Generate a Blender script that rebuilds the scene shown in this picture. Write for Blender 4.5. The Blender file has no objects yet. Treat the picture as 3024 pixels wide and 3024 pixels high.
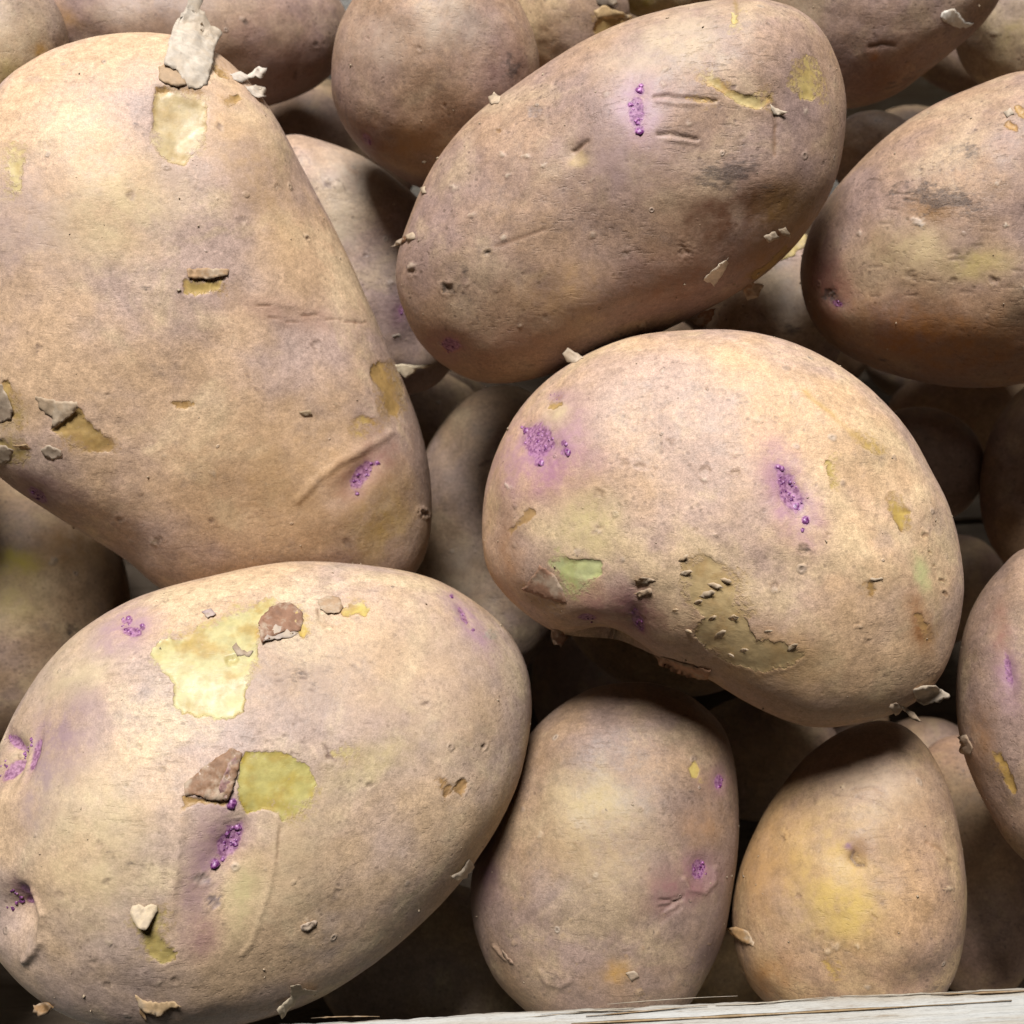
import bpy, math, random
import numpy as np
from mathutils import Vector, Matrix, geometry

SC = bpy.context.scene
COL = SC.collection

# ================================================================= camera, light, exposure
_tilt = math.radians(34.0)
cam_data = bpy.data.cameras.new('camera')
cam_data.sensor_width = 36.0
cam_data.angle = math.radians(50.0)
cam_data.clip_start = 0.01
cam_data.clip_end = 20.0
cam_data.dof.use_dof = True
cam_data.dof.focus_distance = 0.205
cam_data.dof.aperture_fstop = 26.0
cam = bpy.data.objects.new('camera', cam_data)
cam.location = (0.0, 0.0, 0.38)
cam.rotation_euler = (_tilt, 0.0, 0.0)
COL.objects.link(cam)
SC.camera = cam

world = bpy.data.worlds.new('World')
SC.world = world
world.use_nodes = True
world.node_tree.nodes['Background'].inputs['Color'].default_value = (0.93, 0.96, 1.0, 1)
world.node_tree.nodes['Background'].inputs['Strength'].default_value = 0.006

def area_lamp(name, loc, aim, size, power, colour):
    d = bpy.data.lights.new(name, 'AREA')
    d.shape = 'DISK'; d.size = size; d.energy = power; d.color = colour
    o = bpy.data.objects.new(name, d)
    o.location = loc
    o.rotation_euler = (Vector(aim) - Vector(loc)).to_track_quat('-Z', 'Y').to_euler()
    COL.objects.link(o)
    return o

area_lamp('ceiling_lamp', (-0.13, 0.36, 1.45), (0.0, 0.13, 0.18), 0.46, 40.0, (1.0, 0.965, 0.955))
area_lamp('second_ceiling_lamp', (0.35, 1.00, 1.15), (0.0, 0.13, 0.18), 0.40, 4.5, (0.96, 0.98, 1.0))

SC.view_settings.view_transform = 'Standard'
SC.view_settings.look = 'None'
SC.view_settings.exposure = 0.0
SC.view_settings.gamma = 1.0
SC.view_settings.use_curve_mapping = False

# ================================================================= helpers
def lin(r, g, b):
    f = lambda c: (c / 255 / 12.92) if c / 255 <= .04045 else ((c / 255 + .055) / 1.055)**2.4
    return np.array((f(r), f(g), f(b))) * .60      # tones read off the photo's lit surfaces, taken down to reflectance

_rs = np.random.RandomState(7)
_perm = _rs.permutation(256); _perm = np.r_[_perm, _perm, _perm]
_grad = _rs.normal(size=(256, 3)); _grad /= np.linalg.norm(_grad, axis=1)[:, None]

def perlin(p):
    i = np.floor(p).astype(int); f = p - i
    w = f * f * f * (f * (f * 6 - 15) + 10)
    i &= 255
    res = np.zeros(len(p))
    for dx in (0, 1):
        for dy in (0, 1):
            for dz in (0, 1):
                h = _perm[_perm[_perm[(i[:, 0] + dx) & 255] + ((i[:, 1] + dy) & 255)] + ((i[:, 2] + dz) & 255)]
                g = _grad[h]
                d = (g[:, 0] * (f[:, 0] - dx) + g[:, 1] * (f[:, 1] - dy) + g[:, 2] * (f[:, 2] - dz))
                wx = w[:, 0] if dx else 1 - w[:, 0]
                wy = w[:, 1] if dy else 1 - w[:, 1]
                wz = w[:, 2] if dz else 1 - w[:, 2]
                res += d * wx * wy * wz
    return res * 1.6

def fbm(p, scale, octs=3, rough=.5, seed=0.0):
    q = p * scale + seed
    a, s, t = 1.0, np.zeros(len(p)), 0.0
    for k in range(octs):
        s += a * perlin(q + 17.3 * k); t += a
        q = q * 2.03; a *= rough
    return s / t

def smooth(a, b, x):
    t = np.clip((x - a) / (b - a), 0, 1)
    return t * t * (3 - 2 * t)

def poly_sd(poly, x, y):
    """signed distance to a polygon, positive inside"""
    P = np.array(poly, float); Q = np.roll(P, -1, 0)
    d = np.full(len(x), 1e9); ins = np.zeros(len(x), bool)
    for (ax, ay), (bx, by) in zip(P, Q):
        ex, ey = bx - ax, by - ay
        t = np.clip(((x - ax) * ex + (y - ay) * ey) / (ex * ex + ey * ey + 1e-9), 0, 1)
        d = np.minimum(d, np.hypot(x - ax - t * ex, y - ay - t * ey))
        c = ((ay > y) != (by > y)) & (x < (bx - ax) * (y - ay) / (by - ay + 1e-12) + ax)
        ins ^= c
    return np.where(ins, d, -d)

def line_d(pts, x, y):
    d = np.full(len(x), 1e9)
    for (ax, ay), (bx, by) in zip(pts[:-1], pts[1:]):
        ex, ey = bx - ax, by - ay
        t = np.clip(((x - ax) * ex + (y - ay) * ey) / (ex * ex + ey * ey + 1e-9), 0, 1)
        d = np.minimum(d, np.hypot(x - ax - t * ex, y - ay - t * ey))
    return d

def raw_mesh(name, V, F, mat, smooth_shade=True):
    """V (n,3) and triangles F (m,3) to a mesh"""
    V = np.asarray(V, np.float32); F = np.asarray(F, np.int32)
    me = bpy.data.meshes.new(name)
    me.vertices.add(len(V)); me.vertices.foreach_set('co', V.ravel())
    me.loops.add(F.size); me.loops.foreach_set('vertex_index', F.ravel())
    me.polygons.add(len(F))
    me.polygons.foreach_set('loop_start', np.arange(0, F.size, 3, dtype=np.int32))
    me.polygons.foreach_set('loop_total', np.full(len(F), 3, np.int32))
    if smooth_shade:
        me.polygons.foreach_set('use_smooth', np.ones(len(F), bool))
    me.update(calc_edges=True)
    me.materials.append(mat)
    return me

def link(name, me, parent=None, loc=None, **props):
    o = bpy.data.objects.new(name, me)
    COL.objects.link(o)
    if parent is not None: o.parent = parent
    if loc is not None: o.location = loc
    for k, v in props.items(): o[k] = v
    return o
# ---------------------------------------------------------------- potato outlines
# Outlines are measured on the photograph in a 1932 x 1932 frame (REF); each is taken to its own
# distance from the lens, where it becomes a closed solid of real size.
REF = 1932.0
FOV = math.radians(50.0)
TILT = math.radians(34.0)              # camera leans 34 degrees off the vertical
CAM = np.array((0.0, 0.0, 0.38))
RIGHT = np.array((1.0, 0.0, 0.0))
UP = np.array((0.0, math.cos(TILT), math.sin(TILT)))
FWD = np.array((0.0, math.sin(TILT), -math.cos(TILT)))
HALF = math.tan(FOV / 2)

def ray(x, y):
    """direction through a point of the frame, with unit length along the view axis"""
    a = (np.asarray(x, float) / REF * 2 - 1) * HALF
    b = (1 - np.asarray(y, float) / REF * 2) * HALF
    return FWD + a[..., None] * RIGHT + b[..., None] * UP

def project(p):
    q = p - CAM
    z = q @ FWD
    return (q @ RIGHT / z / HALF + 1) / 2 * REF, (1 - q @ UP / z / HALF) / 2 * REF, z

def ell(cx, cy, rx, ry, rot=0.0):
    t = np.linspace(0, 2 * np.pi, 24, endpoint=False)
    c, s = math.cos(math.radians(rot)), math.sin(math.radians(rot))
    x, y = rx * np.cos(t), ry * np.sin(t)
    return [(cx + x[i] * c - y[i] * s, cy + x[i] * s + y[i] * c) for i in range(24)]

# key: outline, distance, thickness factor, roundness exponent, grid resolution, skin tint
SHAPES = {
 'A': ([(60,125),(130,92),(215,73),(320,76),(400,105),(470,165),(520,235),(560,310),(600,385),(640,462),(680,550),
        (720,640),(755,720),(785,800),(803,880),(807,950),(800,1020),(775,1075),(730,1098),(640,1104),(500,1116),
        (400,1122),(310,1106),(250,1055),(180,1010),(100,960),(20,905),(-50,835),(-95,720),(-112,580),(-100,430),(-60,285),(0,175)],
       .240, .76, 2.75, 400, (1.13,1.14,1.12)),
 'B': ([(550,1066),(470,1077),(400,1092),(310,1115),(230,1147),(150,1197),(90,1257),(40,1330),(8,1395),(-25,1480),(-42,1580),
        (-42,1680),(-20,1765),(15,1822),(70,1875),(140,1915),(230,1942),(330,1950),(430,1935),(520,1912),(600,1880),(680,1830),(760,1768),(850,1680),
        (920,1580),(965,1490),(990,1400),(998,1320),(985,1250),(950,1190),(890,1140),(820,1100),(750,1080),(650,1068)],
       .228, .80, 2.45, 400, (1.07,1.12,1.11)),
 'C': ([(1300,625),(1200,636),(1110,670),(1040,712),(985,770),(945,840),(920,910),(912,990),(918,1060),(938,1102),(985,1150),
        (1050,1192),(1110,1200),(1170,1205),(1250,1240),(1330,1275),(1400,1318),(1470,1352),(1530,1369),(1600,1365),(1680,1345),(1740,1310),(1782,1255),
        (1806,1180),(1816,1110),(1810,1040),(1790,960),(1755,890),(1710,812),(1650,745),(1580,690),(1500,650),(1400,627)],
       .232, .88, 2.3, 380, (1.14,1.13,1.05)),
 'D': ([(1595,185),(1590,270),(1570,350),(1530,420),(1480,482),(1400,545),(1300,600),(1200,645),(1100,682),(1020,710),(950,722),
        (890,715),(830,682),(790,640),(765,590),(750,530),(755,470),(780,400),(810,330),(850,270),(900,215),(960,170),(1040,115),
        (1120,68),(1200,35),(1290,12),(1370,0),(1430,0),(1500,18),(1550,60),(1580,120)],
       .240, .90, 2.3, 370, (0.76,0.735,0.75)),
 'E': ([(625,140),(636,60),(665,0),(715,-70),(800,-105),(885,-90),(945,-45),(985,15),(1010,75),(1018,130),(1010,200),(970,270),
        (900,330),(850,352),(795,355),(740,325),(690,290),(650,240),(630,190)], .262, 1.0, 2.1, 230, (0.72,0.68,0.69)),
 'F': (ell(350, 40, 312, 172, 6), .275, .95, 2.15, 220, (0.76,0.73,0.77)),
 'G': (ell(-30, 120, 162, 190, 10), .268, .95, 2.1, 120, (0.92,0.93,0.92)),
 'H': ([(1932,135),(1840,163),(1740,210),(1660,270),(1590,342),(1540,410),(1515,480),(1512,540),(1530,600),(1570,650),(1640,690),
        (1740,720),(1840,731),(1932,722),(2040,690),(2120,600),(2145,470),(2115,330),(2060,210),(2000,150)], .250, .92, 2.2, 300, (0.76,0.735,0.74)),
 'I': ([(1500,-120),(1440,-40),(1425,50),(1470,140),(1540,190),(1600,205),(1680,183),(1740,142),(1800,95),(1850,50),(1885,0),(1900,-60),
        (1880,-130),(1800,-180),(1680,-190),(1580,-170)], .274, .95, 2.1, 220, (0.72,0.7,0.72)),
 'J': (ell(1985, 40, 190, 150, -20), .292, .9, 2.1, 110, (.9,.95,.9)),
 'K': (ell(1650, 290, 92, 82, 0), .312, 1.0, 2.1, 80, (.85,.88,.92)),
 'L': ([(540,255),(600,264),(680,293),(740,333),(795,382),(840,460),(870,560),(870,650),(830,720),(760,745),(680,720),(600,660),
        (560,590),(510,490),(480,390),(490,300)], .276, .85, 2.1, 220, (0.84,0.85,0.9)),
 'M': (ell(1070, 30, 118, 130, 0), .288, .95, 2.1, 120, (.95,.93,.85)),
 'N': (ell(1250, -40, 105, 80, 0), .300, .95, 2.1, 80, (.9,.97,.75)),
 'O': (ell(930, 1010, 165, 285, 6), .322, .85, 2.1, 180, (0.76,0.77,0.76)),
 'P': (ell(1260, 1140, 210, 170, 20), .300, .8, 2.1, 130, (.86,.86,.8)),
 'Q': ([(1200,1287),(1110,1302),(1040,1345),(990,1400),(950,1480),(915,1570),(893,1640),(888,1700),(900,1770),(930,1840),(972,1888),(1035,1935),
        (1130,1958),(1230,1945),(1300,1895),(1340,1830),(1365,1770),(1380,1690),(1392,1600),(1393,1520),(1387,1450),(1370,1385),(1335,1340),(1280,1303)],
       .243, .88, 2.15, 270, (0.64,0.625,0.595)),
 'R': ([(1670,1360),(1600,1375),(1525,1425),(1460,1505),(1415,1590),(1388,1670),(1382,1750),(1400,1830),(1440,1888),(1505,1930),(1600,1952),
        (1690,1948),(1755,1910),(1800,1845),(1820,1765),(1824,1680),(1815,1595),(1796,1510),(1768,1440),(1725,1384)],
       .236, .90, 2.1, 260, (0.83,0.77,0.65)),
 'S': ([(1932,1035),(1890,1070),(1850,1120),(1822,1180),(1808,1250),(1804,1330),(1815,1410),(1840,1480),(1872,1542),(1905,1595),(1960,1640),(2040,1640),
        (2120,1570),(2170,1450),(2185,1310),(2160,1180),(2100,1080),(2020,1025)], .227, .95, 2.1, 180, (0.73,0.7,0.66)),
 'T': (ell(0, 1150, 245, 265, 10), .322, .85, 2.1, 180, (0.82,0.82,0.76)),
 'U': (ell(1735, 880, 125, 112, 0), .312, 1.0, 2.3, 90, (.85,.8,.72)),
 'V': (ell(1990, 900, 140, 200, 10), .300, .9, 2.1, 80, (.85,.8,.75)),
 'W': (ell(1465, 590, 135, 160, 0), .300, .9, 2.1, 110, (.95,.97,1.0)),
 'X': (ell(815, 1830, 215, 165, 0), .296, .85, 2.1, 130, (.82,.86,.8)),
 'Z': (ell(1560, 1110, 175, 165, 30), .300, .9, 2.1, 60, (.9,.88,.82)),
 'AA': (ell(1440, 1430, 150, 120, 0), .325, .85, 2.1, 70, (.88,.86,.8)),
 'BB': (ell(1860, 790, 190, 110, 0), .375, .9, 2.1, 60, (.88,.85,.8)),
 'CC': (ell(1832, 1640, 135, 255, -8), .298, .8, 2.1, 120, (.85,.76,.66)),
 'DD': (ell(1870, 440, 200, 195, 0), .305, .9, 2.1, 60, (.9,.88,.82)),
 'EE': (ell(1150, 370, 250, 180, -25), .295, .85, 2.1, 60, (.9,.88,.82)),
 'FF': (ell(340, 560, 250, 330, -10), .315, .85, 2.1, 60, (.9,.88,.82)),
 'GG': (ell(470, 1500, 320, 260, -20), .300, .85, 2.1, 60, (.9,.88,.82)),
 'HH': (ell(330, 40, 270, 130, 6), .340, .9, 2.1, 60, (.9,.88,.82)),
 'Y': (ell(1400, 1870, 125, 120, 0), .315, .85, 2.1, 80, (.95,.92,.7)),
}

DEPTH = {'A': 0.2545, 'B': 0.228, 'C': 0.232, 'D': 0.24, 'E': 0.262, 'F': 0.2974, 'G': 0.268, 'H': 0.25, 'I': 0.274, 'J': 0.292, 'K': 0.3206, 'L': 0.3005, 'M': 0.288, 'N': 0.3, 'O': 0.322, 'P': 0.3, 'Q': 0.243, 'R': 0.236, 'S': 0.227, 'T': 0.322, 'U': 0.3207, 'V': 0.3, 'W': 0.3, 'X': 0.296, 'Z': 0.316, 'AA': 0.325, 'BB': 0.375, 'CC': 0.298, 'DD': 0.305, 'EE': 0.295, 'FF': 0.3198, 'GG': 0.3, 'HH': 0.34, 'Y': 0.315}

def solve_shape(key, depth=None, scale=1.0):
    out, d0, k, n, N, tint = SHAPES[key]
    d = DEPTH[key] if depth is None else depth
    P = np.array(out, float)
    # closed Catmull-Rom through the measured points
    m = len(P); t = np.linspace(0, m, m * 12, endpoint=False)
    i = t.astype(int); f = (t - i)[:, None]
    p0, p1, p2, p3 = P[(i - 1) % m], P[i % m], P[(i + 1) % m], P[(i + 2) % m]
    Q = .5 * (2 * p1 + (p2 - p0) * f + (2 * p0 - 5 * p1 + 4 * p2 - p3) * f**2 + (3 * p1 - p0 - 3 * p2 + p3) * f**3)
    x, y = Q[:, 0], Q[:, 1]
    cr = x * np.roll(y, -1) - np.roll(x, -1) * y
    A = cr.sum() / 2
    cx = ((x + np.roll(x, -1)) * cr).sum() / (6 * A); cy = ((y + np.roll(y, -1)) * cr).sum() / (6 * A)
    r0 = ray(cx, cy)
    c = CAM + r0 * d
    w = -r0 / np.linalg.norm(r0)
    u = RIGHT - w * (RIGHT @ w); u /= np.linalg.norm(u)
    v = np.cross(w, u)
    rr = ray(x, y)
    tt = ((c - CAM) @ w) / (rr @ w)
    L = CAM + rr * tt[:, None] - c
    lu, lv = L @ u, L @ v
    phi = np.arctan2(lv, lu); rad = np.hypot(lu, lv)
    o = np.argsort(phi)
    grid = np.linspace(-np.pi, np.pi, 721)[:-1]
    R = np.interp(grid, np.r_[phi[o] - 2 * np.pi, phi[o], phi[o] + 2 * np.pi], np.tile(rad[o], 3))
    kk = np.exp(-.5 * (np.arange(-12, 13) / 4.0)**2); kk /= kk.sum()
    R = np.convolve(np.r_[R[-12:], R, R[:12]], kk, 'valid')
    hw = min((R + np.roll(R, 360)).min() / 2, 1)
    D = k * hw
    dist = np.linalg.norm(r0) * d
    R = R * math.sqrt(1 - (D / dist)**2)       # the tangent cone from the lens touches a little in front of the middle
    return dict(key=key, c=c, u=u, v=v, w=w, R=R, D=D, n=n, N=N, tint=tint, depth=d)

def radius(S, phi):
    g = (phi + np.pi) / (2 * np.pi) * 720
    i = np.floor(g).astype(int); f = g - i
    return S['R'][i % 720] * (1 - f) + S['R'][(i + 1) % 720] * f

def implicit(S, p):
    q = p - S['c']
    a, b, h = q @ S['u'], q @ S['v'], q @ S['w']
    rho = np.hypot(a, b) / radius(S, np.arctan2(b, a))
    return (rho**S['n'] + np.abs(h / S['D'])**S['n'])**(1 / S['n'])

def surface(S, c, phi):
    s, k = np.sin(c), np.cos(c)
    m = (np.abs(s)**S['n'] + np.abs(k)**S['n'])**(-1 / S['n'])
    Rp = radius(S, phi) * s * m
    return (Rp * np.cos(phi))[..., None] * S['u'] + (Rp * np.sin(phi))[..., None] * S['v'] + (S['D'] * k * m)[..., None] * S['w']
# ================================================================= materials
class NT:
    def __init__(self, name):
        self.m = bpy.data.materials.new(name); self.m.use_nodes = True
        self.t = self.m.node_tree; self.t.nodes.clear()
        self.out = self.t.nodes.new('ShaderNodeOutputMaterial')
    def n(self, typ, **kw):
        node = self.t.nodes.new('ShaderNode' + typ)
        for k, v in kw.items(): setattr(node, k, v)
        return node
    def set(self, sock, v):
        if hasattr(v, 'is_output') or isinstance(v, bpy.types.NodeSocket): self.t.links.new(v, sock)
        elif v is not None:
            if isinstance(v, (tuple, list, np.ndarray)) and len(v) == 3 and sock.type == 'RGBA': v = tuple(v) + (1.0,)
            sock.default_value = v if not isinstance(v, np.ndarray) else tuple(v)
    def math(self, op, a, b=None, c=None, clamp=False):
        m = self.n('Math', operation=op, use_clamp=clamp)
        self.set(m.inputs[0], a); self.set(m.inputs[1], b); self.set(m.inputs[2], c)
        return m.outputs[0]
    def mix(self, f, a, b, mode='MIX'):
        m = self.n('Mix', data_type='RGBA', blend_type=mode)
        self.set(m.inputs[0], f); self.set(m.inputs[6], a); self.set(m.inputs[7], b)
        return m.outputs[2]
    def ramp(self, x, a, b, lo=0.0, hi=1.0):
        m = self.n('MapRange', interpolation_type='SMOOTHSTEP')
        self.set(m.inputs[0], x); m.inputs[1].default_value = a; m.inputs[2].default_value = b
        m.inputs[3].default_value = lo; m.inputs[4].default_value = hi
        return m.outputs[0]
    def noise(self, vec, scale, detail=3.0, rough=.55, dist=0.0):
        m = self.n('TexNoise'); self.set(m.inputs['Vector'], vec)
        m.inputs['Scale'].default_value = scale; m.inputs['Detail'].default_value = detail
        m.inputs['Roughness'].default_value = rough; m.inputs['Distortion'].default_value = dist
        return m.outputs['Fac']
    def voro(self, vec, scale, feature='F1'):
        m = self.n('TexVoronoi', feature=feature); self.set(m.inputs['Vector'], vec); m.inputs['Scale'].default_value = scale
        return m
    def vmul(self, vec, s):
        m = self.n('VectorMath', operation='MULTIPLY'); self.set(m.inputs[0], vec); m.inputs[1].default_value = s
        return m.outputs[0]
    def bump(self, height, dist, strength=1.0, normal=None):
        m = self.n('Bump'); m.inputs['Strength'].default_value = strength; m.inputs['Distance'].default_value = dist
        self.set(m.inputs['Height'], height); self.set(m.inputs['Normal'], normal)
        return m.outputs[0]
    def bsdf(self, **kw):
        b = self.n('BsdfPrincipled')
        for k, v in kw.items(): self.set(b.inputs[k.replace('_', ' ')], v)
        self.t.links.new(b.outputs[0], self.out.inputs[0])
        return b

def seeded_coords(T):
    tc = T.n('TexCoord').outputs['Object']; oi = T.n('ObjectInfo')
    off = T.n('CombineXYZ')
    for k in range(3): T.set(off.inputs[k], T.math('MULTIPLY', oi.outputs['Alpha'], (3.1, 5.7, 7.9)[k]))
    v = T.n('VectorMath', operation='ADD'); T.set(v.inputs[0], tc); T.set(v.inputs[1], off.outputs[0])
    return v.outputs[0], oi

def make_skin(name, SSS):
    T = NT(name)
    co, oi = seeded_coords(T)
    flesh = T.n('Attribute', attribute_name='flesh'); stain = T.n('Attribute', attribute_name='stain')
    mark = T.n('Attribute', attribute_name='mark')
    ms = T.n('SeparateColor'); T.set(ms.inputs[0], mark.outputs['Color'])
    russet = mark.outputs['Alpha']
    purple, dirt, scuff = ms.outputs[0], ms.outputs[1], ms.outputs[2]
    n1 = T.noise(co, 30, 4, .6); n2 = T.noise(co, 58, 5, .6, .4); n3 = T.noise(co, 330, 4, .6); n4 = T.noise(co, 1100, 3, .6)
    grain = T.noise(co, 3600, 2, .6)
    c = T.mix(T.ramp(n1, .38, .62), lin(216, 181, 146), lin(196, 168, 154))
    c = T.mix(T.ramp(n2, .48, .68, 0, .75), c, lin(230, 203, 165))
    c = T.mix(T.ramp(T.noise(co, 95, 4, .65), .55, .75, 0, .5), c, lin(178, 156, 144))
    v = T.math('MULTIPLY', T.ramp(n3, .25, .75, .82, 1.12), T.ramp(n4, .25, .75, .82, 1.12))
    v = T.math('MULTIPLY', v, T.ramp(grain, .25, .75, .78, 1.18))
    vm = T.n('VectorMath', operation='SCALE'); T.set(vm.inputs[0], c); T.set(vm.inputs[3], v); c = vm.outputs[0]
    c = T.mix(1.0, c, oi.outputs['Color'], 'MULTIPLY')
    # fine dark pores, clustered
    warp = T.n('VectorMath', operation='ADD'); T.set(warp.inputs[0], co)
    wn = T.n('TexNoise'); T.set(wn.inputs['Vector'], co); wn.inputs['Scale'].default_value = 700
    T.set(warp.inputs[1], T.vmul(wn.outputs['Color'], (.0007,) * 3))
    vo = T.voro(warp.outputs[0], 620)
    vc = T.n('SeparateColor'); T.set(vc.inputs[0], vo.outputs['Color'])
    pore = T.math('MULTIPLY', T.ramp(vo.outputs['Distance'], .10, .34, 1, 0), T.ramp(vc.outputs[0], .42, .62))
    pore = T.math('MULTIPLY', pore, T.ramp(T.noise(co, 120, 3), .38, .62, .15, 1))
    pore = T.math('MULTIPLY', pore, russet)
    c = T.mix(T.math('MULTIPLY', pore, .65), c, lin(112, 92, 80))
    # lenticels: small corky warts with a dark hollow
    vl = T.voro(warp.outputs[0], 135)
    lc = T.n('SeparateColor'); T.set(lc.inputs[0], vl.outputs['Color'])
    lrad = T.ramp(lc.outputs[1], 0, 1, .05, .15)
    ld = T.math('DIVIDE', vl.outputs['Distance'], lrad)
    has = T.math('GREATER_THAN', lc.outputs[0], .42)
    wart = T.math('MULTIPLY', T.ramp(ld, .5, 1.05, 1, 0), has)
    hollow = T.math('MULTIPLY', T.ramp(ld, .15, .55, 1, 0), has)
    lt = T.mix(lc.outputs[2], lin(150, 126, 110), lin(206, 190, 170))
    c = T.mix(T.math('MULTIPLY', wart, .6), c, lt)
    c = T.mix(T.math('MULTIPLY', hollow, .45), c, lin(104, 84, 70))
    # short russet cracks running one way
    st = T.noise(T.vmul(co, (.30, 1.5, 1.5)), 900, 3, .6)
    smask = T.ramp(T.noise(co, 75, 3), .40, .62, .1, 1)
    streak = T.math('MULTIPLY', T.math('MULTIPLY', T.ramp(st, .57, .66), smask), russet)
    c = T.mix(T.math('MULTIPLY', streak, .4), c, lin(118, 95, 78))
    # stains, soil, eyes, bare flesh
    c = T.mix(T.math('MULTIPLY', stain.outputs['Alpha'], T.math('MULTIPLY', T.ramp(n3, .3, .7, .72, 1.1), T.ramp(T.noise(co, 150, 4, .65), .32, .62, .45, 1.12)), clamp=True), c, stain.outputs['Color'])
    dn = T.ramp(T.math('ADD', T.noise(T.vmul(co, (.5, 1.3, 1.3)), 520, 5, .7), T.math('MULTIPLY', T.math('SUBTRACT', dirt, 1.0), .36)), .38, .62)
    dn = T.math('MULTIPLY', dn, T.ramp(grain, .3, .65, .55, 1.1), clamp=True)
    c = T.mix(T.math('MULTIPLY', dn, .8), c, lin(74, 64, 60))
    c = T.mix(T.ramp(T.math('ADD', purple, T.math('MULTIPLY', T.math('SUBTRACT', n4, .5), .9)), .30, .80, 0, .75), c,
              T.mix(T.ramp(T.noise(co, 1500, 2), .35, .65), lin(110, 40, 110), lin(186, 132, 174)))
    pe = T.math('ADD', flesh.outputs['Alpha'], T.math('MULTIPLY', T.math('SUBTRACT', n4, .5), .45))
    pm = T.ramp(pe, .40, .62)
    fl = T.n('VectorMath', operation='SCALE'); T.set(fl.inputs[0], flesh.outputs['Color']); T.set(fl.inputs[3], T.ramp(T.noise(co, 500, 4, .65), .3, .7, .84, 1.1))
    rim = T.math('MULTIPLY', T.ramp(pe, .40, .47), T.ramp(pe, .50, .58, 1, 0))
    fc = T.mix(T.ramp(T.noise(co, 260, 5, .7), .50, .68, 0, .55), fl.outputs[0], T.mix(.5, fl.outputs[0], lin(176, 134, 66)))
    fc = T.mix(T.ramp(T.noise(co, 620, 4, .7), .60, .72, 0, .5), fc, c)
    c = T.mix(pm, c, fc)
    c = T.mix(T.math('MULTIPLY', rim, .12), c, lin(128, 92, 48))
    # relief
    h = T.math('MULTIPLY', n3, .55)
    h = T.math('ADD', h, T.math('MULTIPLY', n4, .40))
    h = T.math('ADD', h, T.math('MULTIPLY', grain, .14))
    h = T.math('ADD', h, T.math('MULTIPLY', streak, -.28))
    h = T.math('ADD', h, T.math('MULTIPLY', wart, .75))
    h = T.math('ADD', h, T.math('MULTIPLY', hollow, -.8))
    h = T.math('ADD', h, T.math('MULTIPLY', pore, -.25))
    h = T.math('ADD', h, T.math('MULTIPLY', T.math('MULTIPLY', scuff, T.noise(T.vmul(co, (.45, 1.4, 1.4)), 520, 4, .7)), 1.6))
    h = T.math('MULTIPLY', h, T.ramp(pm, 0, 1, 1, .35))
    nrm = T.bump(h, .00017, 1.0)
    rough = T.math('ADD', T.ramp(n3, .3, .7, .50, .66), T.math('MULTIPLY', pm, -.12))
    T.bsdf(Base_Color=c, Roughness=rough, Specular_IOR_Level=.34, Normal=nrm,
           Subsurface_Weight=SSS, Subsurface_Radius=(1.0, .55, .28), Subsurface_Scale=.0022)
    return T.m

SKIN = make_skin('potato_skin', 0.0)
BARE = make_skin('potato_flesh', 0.0)        # the same, for the thin open patches

def make_dry():
    """papery skin: colour from the object, crumpled and speckled"""
    T = NT('dry_skin'); co, oi = seeded_coords(T)
    n = T.noise(co, 900, 4, .65); n2 = T.noise(co, 300, 3)
    vm = T.n('VectorMath', operation='SCALE'); T.set(vm.inputs[0], oi.outputs['Color'])
    T.set(vm.inputs[3], T.math('MULTIPLY', T.ramp(n, .25, .75, 1.05, 1.4), T.ramp(n2, .3, .7, .9, 1.15)))
    n3 = T.noise(co, 170, 4, .7)
    pale = T.mix(T.ramp(n3, .46, .62, 0, .7), vm.outputs[0], lin(236, 216, 188))
    pale = T.mix(T.ramp(T.noise(co, 420, 3, .6), .62, .74, 0, .3), pale, lin(110, 78, 56))
    bp = T.bsdf(Base_Color=pale, Roughness=.62, Specular_IOR_Level=.3, Normal=T.bump(n, .00012, .5))
    tr = T.n('BsdfTranslucent'); T.set(tr.inputs['Color'], pale)            # thin enough for light to come through
    mx = T.n('MixShader'); mx.inputs[0].default_value = .3
    T.t.links.new(bp.outputs[0], mx.inputs[1]); T.t.links.new(tr.outputs[0], mx.inputs[2]); T.t.links.new(mx.outputs[0], T.out.inputs[0])
    return T.m
DRY = make_dry()

def make_bud():
    T = NT('eye_bud'); co, oi = seeded_coords(T)
    n = T.noise(co, 1500, 3, .6)
    c = T.mix(T.ramp(n, .38, .66), lin(100, 34, 100), lin(182, 122, 174))
    c = T.mix(1.0, c, oi.outputs['Color'], 'MULTIPLY')
    T.bsdf(Base_Color=c, Roughness=.4, Specular_IOR_Level=.5, Normal=T.bump(n, .0002, .6))
    return T.m
BUD = make_bud()

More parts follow.
